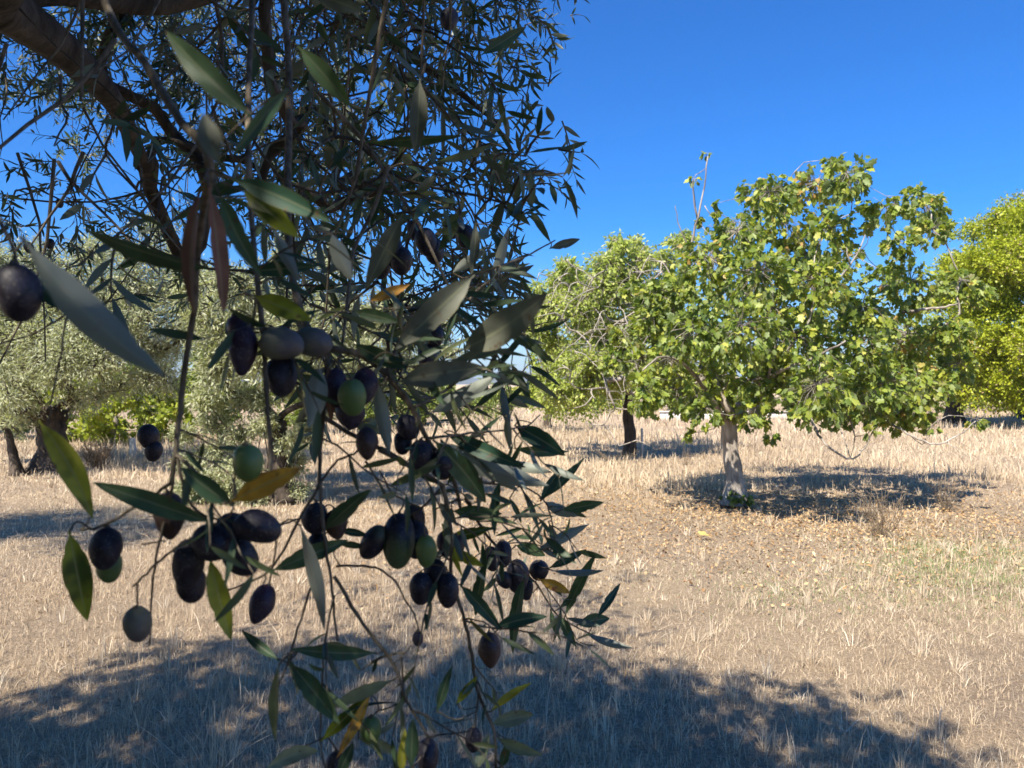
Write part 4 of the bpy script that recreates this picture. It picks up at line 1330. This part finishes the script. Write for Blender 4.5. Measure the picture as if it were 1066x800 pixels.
LV = [
    # left spray: (base, tip, width, depth, type)
    ('left', (212, 188), (203, 332), 15, .34, 'r'), ('left', (217, 192), (233, 328), 19, .34, 'r'), ('left', (229, 202), (273, 288), 21, .35, 'g'),
    ('left', (240, 186), (346, 232), 25, .35, 'g'), ('left', (252, 198), (312, 248), 26, .36, 'y'), ('left', (226, 281), (86, 238), 19, .39, 'g'),
    ('left', (228, 172), (212, 118), 26, .24, 't'), ('left', (24, 248), (174, 393), 40, .25, 'u'), ('left', (38, 296), (88, 324), 20, .34, 'g'),
    ('left', (40, 438), (97, 541), 27, .38, 'y'), ('left', (72, 552), (91, 647), 29, .40, 'y'), ('left', (222, 545), (95, 502), 24, .40, 'g'),
    ('left', (218, 580), (241, 668), 23, .41, 'y'), ('left', (262, 122), (172, 32), 30, .30, 'g'), ('left', (300, 92), (243, 162), 17, .33, 'g'),
    ('left', (243, 526), (188, 486), 23, .39, 'g'), ('left', (240, 523), (314, 487), 27, .37, 'o'),
    # middle spray
    ('middle', (250, 284), (332, 277), 17, .45, 'g'), ('middle', (285, 238), (312, 294), 14, .45, 'u'), ('middle', (264, 308), (325, 334), 24, .42, 'y'),
    ('middle', (332, 380), (321, 446), 25, .47, 'u'), ('middle', (342, 382), (345, 440), 13, .48, 'r'), ('middle', (392, 394), (406, 474), 17, .5, 'u'),
    ('middle', (282, 595), (363, 562), 21, .49, 'g'), ('middle', (312, 546), (338, 658), 16, .47, 'u'), ('middle', (338, 552), (387, 509), 19, .5, 'g'),
    ('middle', (392, 680), (302, 676), 17, .5, 'g'), ('middle', (291, 688), (251, 656), 11, .5, 'g'), ('middle', (291, 690), (287, 772), 11, .48, 'p'),
    ('middle', (302, 690), (354, 754), 23, .48, 'g'), ('middle', (334, 772), (384, 725), 15, .5, 'y'), ('middle', (410, 708), (342, 738), 15, .5, 'p'),
    ('middle', (386, 722), (350, 790), 12, .5, 'o'), ('middle', (428, 800), (430, 748), 16, .48, 'g'), ('middle', (275, 802), (332, 782), 18, .46, 'p'),
    ('middle', (372, 768), (415, 786), 12, .5, 'p'), ('middle', (352, 806), (368, 772), 14, .48, 'g'), ('middle', (418, 806), (422, 758), 11, .5, 'y'),
    ('middle', (352, 552), (384, 558), 9, .52, 'g'), ('middle', (352, 566), (382, 570), 8, .52, 'g'), ('middle', (345, 242), (366, 292), 20, .45, 'u'),
    ('middle', (420, 222), (380, 302), 23, .5, 't'), ('middle', (310, 48), (366, 112), 23, .4, 'g'), ('middle', (325, -8), (378, 12), 22, .42, 't'),
    # right spray
    ('right', (494, 286), (411, 364), 32, .46, 't'), ('right', (478, 366), (570, 305), 38, .48, 't'), ('right', (412, 398), (505, 382), 30, .48, 't'),
    ('right', (446, 431), (516, 391), 20, .52, 'u'), ('right', (525, 346), (566, 364), 12, .66, 'g'), ('right', (545, 345), (594, 331), 6, .7, 'g'),
    ('right', (572, 259), (604, 249), 10, .74, 't'), ('right', (384, 314), (427, 296), 13, .56, 'o'), ('right', (368, 324), (418, 336), 15, .52, 'g'),
    ('right', (368, 358), (424, 384), 19, .5, 'g'), ('right', (437, 82), (432, 164), 21, .55, 't'), ('right', (380, 149), (484, 141), 12, .6, 'g'),
    ('right', (500, 58), (548, 28), 14, .75, 'g'), ('right', (455, 168), (512, 150), 10, .7, 'p'), ('right', (495, 232), (490, 288), 11, .7, 't'),
    ('right', (512, 300), (530, 236), 12, .72, 'u'), ('right', (522, 290), (556, 276), 9, .72, 't'), ('right', (470, 285), (506, 260), 12, .7, 'u'),
    ('right', (535, 443), (589, 475), 22, .62, 'g', .3), ('right', (462, 450), (548, 487), 19, .55, 'g'), ('right', (450, 458), (572, 506), 27, .54, 'u'),
    ('right', (450, 458), (506, 524), 26, .52, 'g'), ('right', (535, 467), (592, 470), 12, .62, 'g'), ('right', (527, 432), (531, 470), 9, .5, 'u'),
    ('right', (500, 470), (540, 512), 16, .56, 'u'), ('right', (520, 480), (575, 492), 12, .6, 'u'), ('right', (565, 520), (609, 476), 10, .67, 'g'),
    ('right', (562, 522), (586, 487), 10, .67, 'g'), ('right', (566, 522), (602, 538), 13, .68, 'u'), ('right', (584, 531), (629, 523), 13, .68, 'g'),
    ('right', (574, 527), (611, 539), 7, .68, 'g'), ('right', (543, 508), (562, 556), 7, .66, 'g'), ('right', (530, 518), (543, 546), 6, .65, 'g'),
    ('right', (571, 543), (588, 588), 9, .68, 'u'), ('right', (560, 572), (613, 546), 13, .68, 'u'), ('right', (470, 532), (523, 535), 17, .56, 'g'),
    ('right', (474, 546), (458, 524), 19, .5, 't'), ('right', (464, 561), (513, 549), 13, .56, 'y'), ('right', (466, 574), (504, 590), 13, .56, 'y'),
    ('right', (521, 498), (515, 558), 11, .58, 'g'), ('right', (507, 582), (495, 642), 13, .6, 'g'), ('right', (460, 545), (482, 602), 9, .55, 'y'),
    ('right', (478, 608), (522, 657), 15, .57, 'g'), ('right', (512, 656), (570, 642), 16, .58, 'g'), ('right', (547, 598), (534, 682), 14, .7, 'g'),
    ('right', (536, 568), (568, 579), 14, .72, 'g'), ('right', (571, 592), (611, 572), 10, .72, 'g'), ('right', (574, 594), (629, 594), 8, .72, 'u'),
    ('right', (560, 603), (594, 618), 12, .73, 'o'), ('right', (588, 642), (621, 576), 13, .74, 'g'), ('right', (582, 634), (602, 616), 7, .74, 'g'),
    ('right', (600, 651), (635, 644), 15, .74, 'g'), ('right', (621, 644), (646, 607), 9, .74, 'g'), ('right', (610, 660), (659, 675), 9, .74, 'u'),
    ('right', (584, 641), (600, 674), 11, .74, 'g'), ('right', (573, 634), (584, 668), 7, .74, 'g'), ('right', (455, 742), (471, 693), 11, .56, 'g'),
    ('right', (510, 742), (554, 711), 9, .57, 'y'), ('right', (511, 754), (556, 744), 17, .57, 'p'), ('right', (517, 768), (565, 786), 13, .57, 'p'),
    ('right', (495, 804), (509, 764), 13, .56, 'p'), ('right', (520, 800), (528, 772), 11, .57, 'g'), ('right', (475, 733), (497, 704), 10, .57, 'y'),
]
FR = [
    ('left', 18, 305, 62, 46, 4, .32, 'olive_black'), ('left', 110, 571, 44, 33, 0, .42, 'olive_black'), ('left', 114, 590, 34, 27, 10, .435, 'olive_green'),
    ('left', 176, 537, 52, 34, 0, .43, 'olive_brown'), ('left', 143, 650, 39, 30, 0, .42, 'olive_grey'), ('left', 222, 564, 46, 38, 70, .41, 'olive_black'),
    ('left', 268, 550, 50, 36, 75, .41, 'olive_black'), ('left', 196, 587, 54, 34, -8, .42, 'olive_black'), ('left', 200, 609, 38, 32, 0, .43, 'olive_black'),
    ('left', 252, 579, 46, 36, 25, .42, 'olive_black'), ('left', 243, 552, 40, 34, 60, .425, 'olive_black'), ('middle', 272, 629, 42, 27, -18, .46, 'olive_purple'),
    ('left', 257, 482, 42, 33, 0, .37, 'olive_green'), ('middle', 254, 366, 52, 30, -6, .43, 'olive_purple'), ('middle', 293, 359, 46, 37, 85, .43, 'olive_grey'),
    ('middle', 326, 357, 40, 34, 80, .45, 'olive_grey'), ('middle', 294, 391, 46, 35, 0, .44, 'olive_black'), ('middle', 250, 344, 34, 28, 20, .45, 'olive_purple'),
    ('middle', 367, 414, 40, 30, 0, .47, 'olive_green'), ('middle', 350, 404, 42, 26, 0, .485, 'olive_purple'), ('middle', 380, 402, 40, 28, 0, .49, 'olive_purple'),
    ('middle', 366, 432, 32, 32, 0, .49, 'olive_purple'), ('middle', 382, 462, 35, 25, 5, .5, 'olive_brown'), ('right', 425, 445, 28, 25, 30, .52, 'olive_black'),
    ('right', 419, 461, 26, 20, 0, .525, 'olive_black'), ('right', 438, 474, 33, 26, 0, .52, 'olive_black'), ('right', 459, 484, 34, 28, 20, .53, 'olive_black'),
    ('middle', 329, 540, 34, 28, 0, .51, 'olive_black'), ('middle', 350, 546, 32, 26, 10, .51, 'olive_brown'), ('middle', 331, 567, 26, 22, 0, .515, 'olive_black'),
    ('right', 415, 563, 58, 36, 0, .52, 'olive_turning'), ('right', 433, 562, 40, 30, 5, .53, 'olive_black'), ('right', 443, 574, 37, 23, 0, .51, 'olive_green'),
    ('right', 389, 565, 42, 27, -35, .52, 'olive_greentop'), ('right', 438, 613, 35, 26, 0, .54, 'olive_black'), ('right', 466, 615, 36, 24, 0, .54, 'olive_black'),
    ('right', 453, 597, 30, 25, 0, .55, 'olive_black'), ('right', 464, 566, 28, 20, 0, .56, 'olive_purple'), ('right', 476, 568, 24, 18, 0, .56, 'olive_brown'),
    ('right', 432, 540, 30, 24, 30, .54, 'olive_brown'), ('right', 512, 582, 28, 18, 8, .66, 'olive_black'), ('right', 524, 577, 28, 18, 0, .67, 'olive_black'),
    ('right', 538, 600, 36, 25, 0, .72, 'olive_black'), ('right', 525, 604, 20, 16, 30, .71, 'olive_black'), ('right', 561, 594, 22, 21, 0, .74, 'olive_black'),
    ('right', 548, 612, 26, 16, 0, .745, 'olive_black'), ('right', 510, 677, 36, 25, 4, .57, 'olive_brown'), ('middle', 435, 665, 16, 12, 0, .52, 'olive_black'),
    ('right', 445, 788, 38, 24, 0, .5, 'olive_black'), ('right', 493, 770, 26, 18, 0, .57, 'olive_black'), ('middle', 386, 760, 30, 23, 0, .5, 'olive_green'),
    ('middle', 349, 800, 34, 22, 0, .5, 'olive_black'),
]
# hanging branches as parts

def fruit_axis(px, py, ang):
    a = math.radians(ang)
    return unit(np.array([math.sin(a), .3 * math.sin(px * 1.7 + py), -math.cos(a)]))


def stalk_to(mb, key, s, reach, r, rg, up):
    dist = np.linalg.norm(SPINE[key] - s, axis=1)
    k = int(np.argmin(dist))
    if .0015 < dist[k] < reach:
        e = SPINE[key][k]
        mid = (s + e) / 2 + up * dist[k] * .22 + rg.normal(size=3) * .0008
        tube(mb, smooth_path([s, mid, e], 4), np.linspace(r, r * .8, 9), 6)


for key, lines, d in SPR:
    mb = MB()
    for pts, r0_, r1_ in lines:
        pp = smooth_path([P(*q_) for q_ in pts], 5)
        pp += np.cumsum(rg.normal(size=pp.shape) * .00025, axis=0) * np.linspace(0, 1, len(pp))[:, None] * 0 + rg.normal(size=pp.shape) * .00025
        tube(mb, pp, np.linspace(r0_, r1_, len(pp)) * .001 * rg.uniform(.92, 1.1, len(pp)), 7)
    for f_ in FR:
        if f_[0] == key:
            ax = fruit_axis(f_[1], f_[2], f_[5])
            s_ = P(f_[1], f_[2], f_[6]) - ax * f_[3] / 2 / F * f_[6] * .97
            tube(mb, [s_ - ax * .0012, s_ - ax * .0004, s_ + ax * .0005], [.0008, .0013, .0019], 8)
            stalk_to(mb, key, s_ - ax * .001, .05, .00065, rg, -ax)
    for l_ in LV:
        if l_[0] == key:
            s_ = P(*l_[1], l_[4])
            u_ = unit(P(*l_[2], l_[4]) - s_)
            stalk_to(mb, key, s_ + u_ * .001, .06, .0006, rg, -u_)
    o = mb.build('hanging_branch', M['twig_bark'], olive, smooth=True)
    HB[key] = o


def big_leaf(key, base, tip, wpx, d, typ='g', dt=None, curl=.1, sgn=None):
    """one leaf from its stalk end to its tip; wpx is the width it shows"""
    rg = RNG
    dt = d + (rg.normal() * .012 if dt is None else dt)
    A, B = P(*base, d), P(*tip, dt)
    ax = B - A
    L = np.linalg.norm(ax)
    u = ax / L
    wshow = .92 * wpx / F * (d + dt) / 2
    W = max(wshow, L * .17)
    W = min(W, L * .42)
    view = unit((A + B) / 2 - np.array([0, 0, EYE]))
    n0 = unit(-view - u * np.dot(-view, u))          # facing the eye
    side = np.cross(u, n0)
    c = min(1.0, wshow / W)
    roll = math.acos(c) * (1 if rg.random() < .5 else -1)
    nr = n0 * math.cos(roll) + side * math.sin(roll)
    if typ in 'u':
        nr = -nr
    sd = np.cross(nr, u)
    ns, nc = 18, 6
    nk = rg.uniform(.1, .95, 3)
    nks = rg.integers(0, 2, 3)
    tw_ = rg.normal() * .35
    V = []
    cs = curl * rg.uniform(.4, 1.4) * (1 if sgn is None else sgn)
    bs = rg.normal() * .05
    pet = .07
    for i_ in range(ns + 1):
        t = i_ / ns
        s = max(0, (t - pet) / (1 - pet))
        hw = W * .5 * (math.sin(PI * min(1, s ** .82))) ** .85 if 0 < s < 1 else 0
        hw = max(hw, .0006 * (1 - t))
        cen = A + ax * t + nr * (-cs * L * (t * t - t)) * 1.0 + sd * (bs * L * (t - t * t) * 2)
        for j_ in range(nc + 1):
            v = (j_ / nc - .5) * 2
            hv = hw * (1 - .16 * sum(math.exp(-((t - nk[z_]) / .03) ** 2) for z_ in range(3) if (v > 0) == bool(nks[z_])) * (abs(v) > .9))
            wob = .06 * math.sin(9 * t + 2 * v + d * 50)
            V.append(cen + sd * v * hv + nr * (abs(v) ** 1.3 * hw * .3 + wob * hw * abs(v) + tw_ * (t - .5) * v * hw))
    V = np.array(V)
    q = []
    for i_ in range(ns):
        for j_ in range(nc):
            a = i_ * (nc + 1) + j_
            q.append((a, a + nc + 1, a + nc + 2, a + 1))
    mb = MB()
    mb.add(V, q, np.tile(np.linspace(0, 1, nc + 1), ns + 1), np.repeat(np.linspace(0, 1, ns + 1), nc + 1))
    mat = {'g': 'leaf_green', 'u': 'leaf_green', 'y': 'leaf_yellowgreen', 'o': 'leaf_orange', 'r': 'leaf_red', 'p': 'leaf_pale', 't': 'leaf_tan'}[typ]
    o = mb.build('leaf', M[mat], HB[key], smooth=True)
    lab = {'y': 'yellowing green leaf, coloured brighter as if sunlit', 'o': 'orange withered leaf', 'r': 'dry reddish brown leaf', 't': 'dull tan leaf', 'u': 'leaf showing its silver grey underside'}.get(typ)
    if lab:
        o['label'] = lab
    return o


for l in LV:
    big_leaf(*l[:6], curl=(l[6] if len(l) > 6 else .1))


def fruit(key, px, py, long_, short, ang, d, mat, parent=None):
    """ang: tilt of the long axis in the picture, 0 = hanging straight down"""
    rg = RNG
    ns, nr_ = 18, 20
    Lr, Rr = .96 * long_ / 2 / F * d, .95 * short / 2 / F * d
    ax = fruit_axis(px, py, ang)
    e1 = unit(np.cross(ax, (0.2, 1, 0.1)))
    e2 = np.cross(ax, e1)
    c = P(px, py, d)
    V, U = [], []
    asym = rg.normal() * .05
    for i_ in range(ns + 1):
        th = PI * i_ / ns
        z = -math.cos(th)
        r = math.sin(th) ** .92 * (1 - .07 * z)
        z2 = z * Lr * (1.02 if z < 0 else 1.03 + .05 * max(0, z - .8) * 5 * .3)
        for j_ in range(nr_):
            p = 2 * PI * j_ / nr_
            k = (1 - (.24 * max(0.0, z + .1) ** 1.5 if mat in ('olive_purple', 'olive_brown') else 0)) * (1 + .025 * math.sin(2 * p + px) + .02 * math.sin(3 * p + z * 3 + py) + .015 * math.sin(5 * z + 2 * p + px))
            if mat == 'olive_brown':
                k += .05 * math.sin(7 * p + 2 * math.sin(3 * z)) * (1 - z * z)
            V.append(c + ax * z2 + (e1 * (math.cos(p) * r + asym * (1 - z * z)) + e2 * math.sin(p) * r) * Rr * k)
            U.append(i_ / ns)
    q = []
    for i_ in range(ns):
        for j_ in range(nr_):
            b_ = i_ * nr_
            q.append((b_ + j_, b_ + (j_ + 1) % nr_, b_ + nr_ + (j_ + 1) % nr_, b_ + nr_ + j_))
    mb = MB()
    mb.add(V, q, rg.random(), U)
    o = mb.build('olive', M[mat], parent if parent else HB[key], smooth=True)
    lab = {'olive_green': 'unripe green olive', 'olive_grey': 'dull grey green olive', 'olive_turning': 'dark olive still green at its tip', 'olive_greentop': 'olive half green half purple',
           'olive_purple': 'reddish purple olive', 'olive_brown': 'brownish shrivelled olive'}.get(mat)
    if lab:
        o['label'] = lab
    return o


for f_ in FR:
    fruit(*f_)
# smaller ripe olives up in the crown
for px, py, s, d in [(408, 262, 26, .8), (418, 272, 24, .8), (396, 276, 24, .82), (444, 252, 24, .85), (452, 262, 22, .86), (468, 20, 20, .9), (484, 246, 20, .9), (155, 455, 22, .9), (160, 470, 18, .9), (445, 372, 22, .9), (452, 350, 20, .9),
                     (470, 238, 18, 1.0), (432, 240, 18, 1.0), (30, 258, 10, 1.8), (52, 254, 9, 1.8), (62, 212, 8, 2.0)]:
    fruit(None, px, py, s * 1.25, s, RNG.uniform(-15, 15), d, 'olive_black', parent=olive)
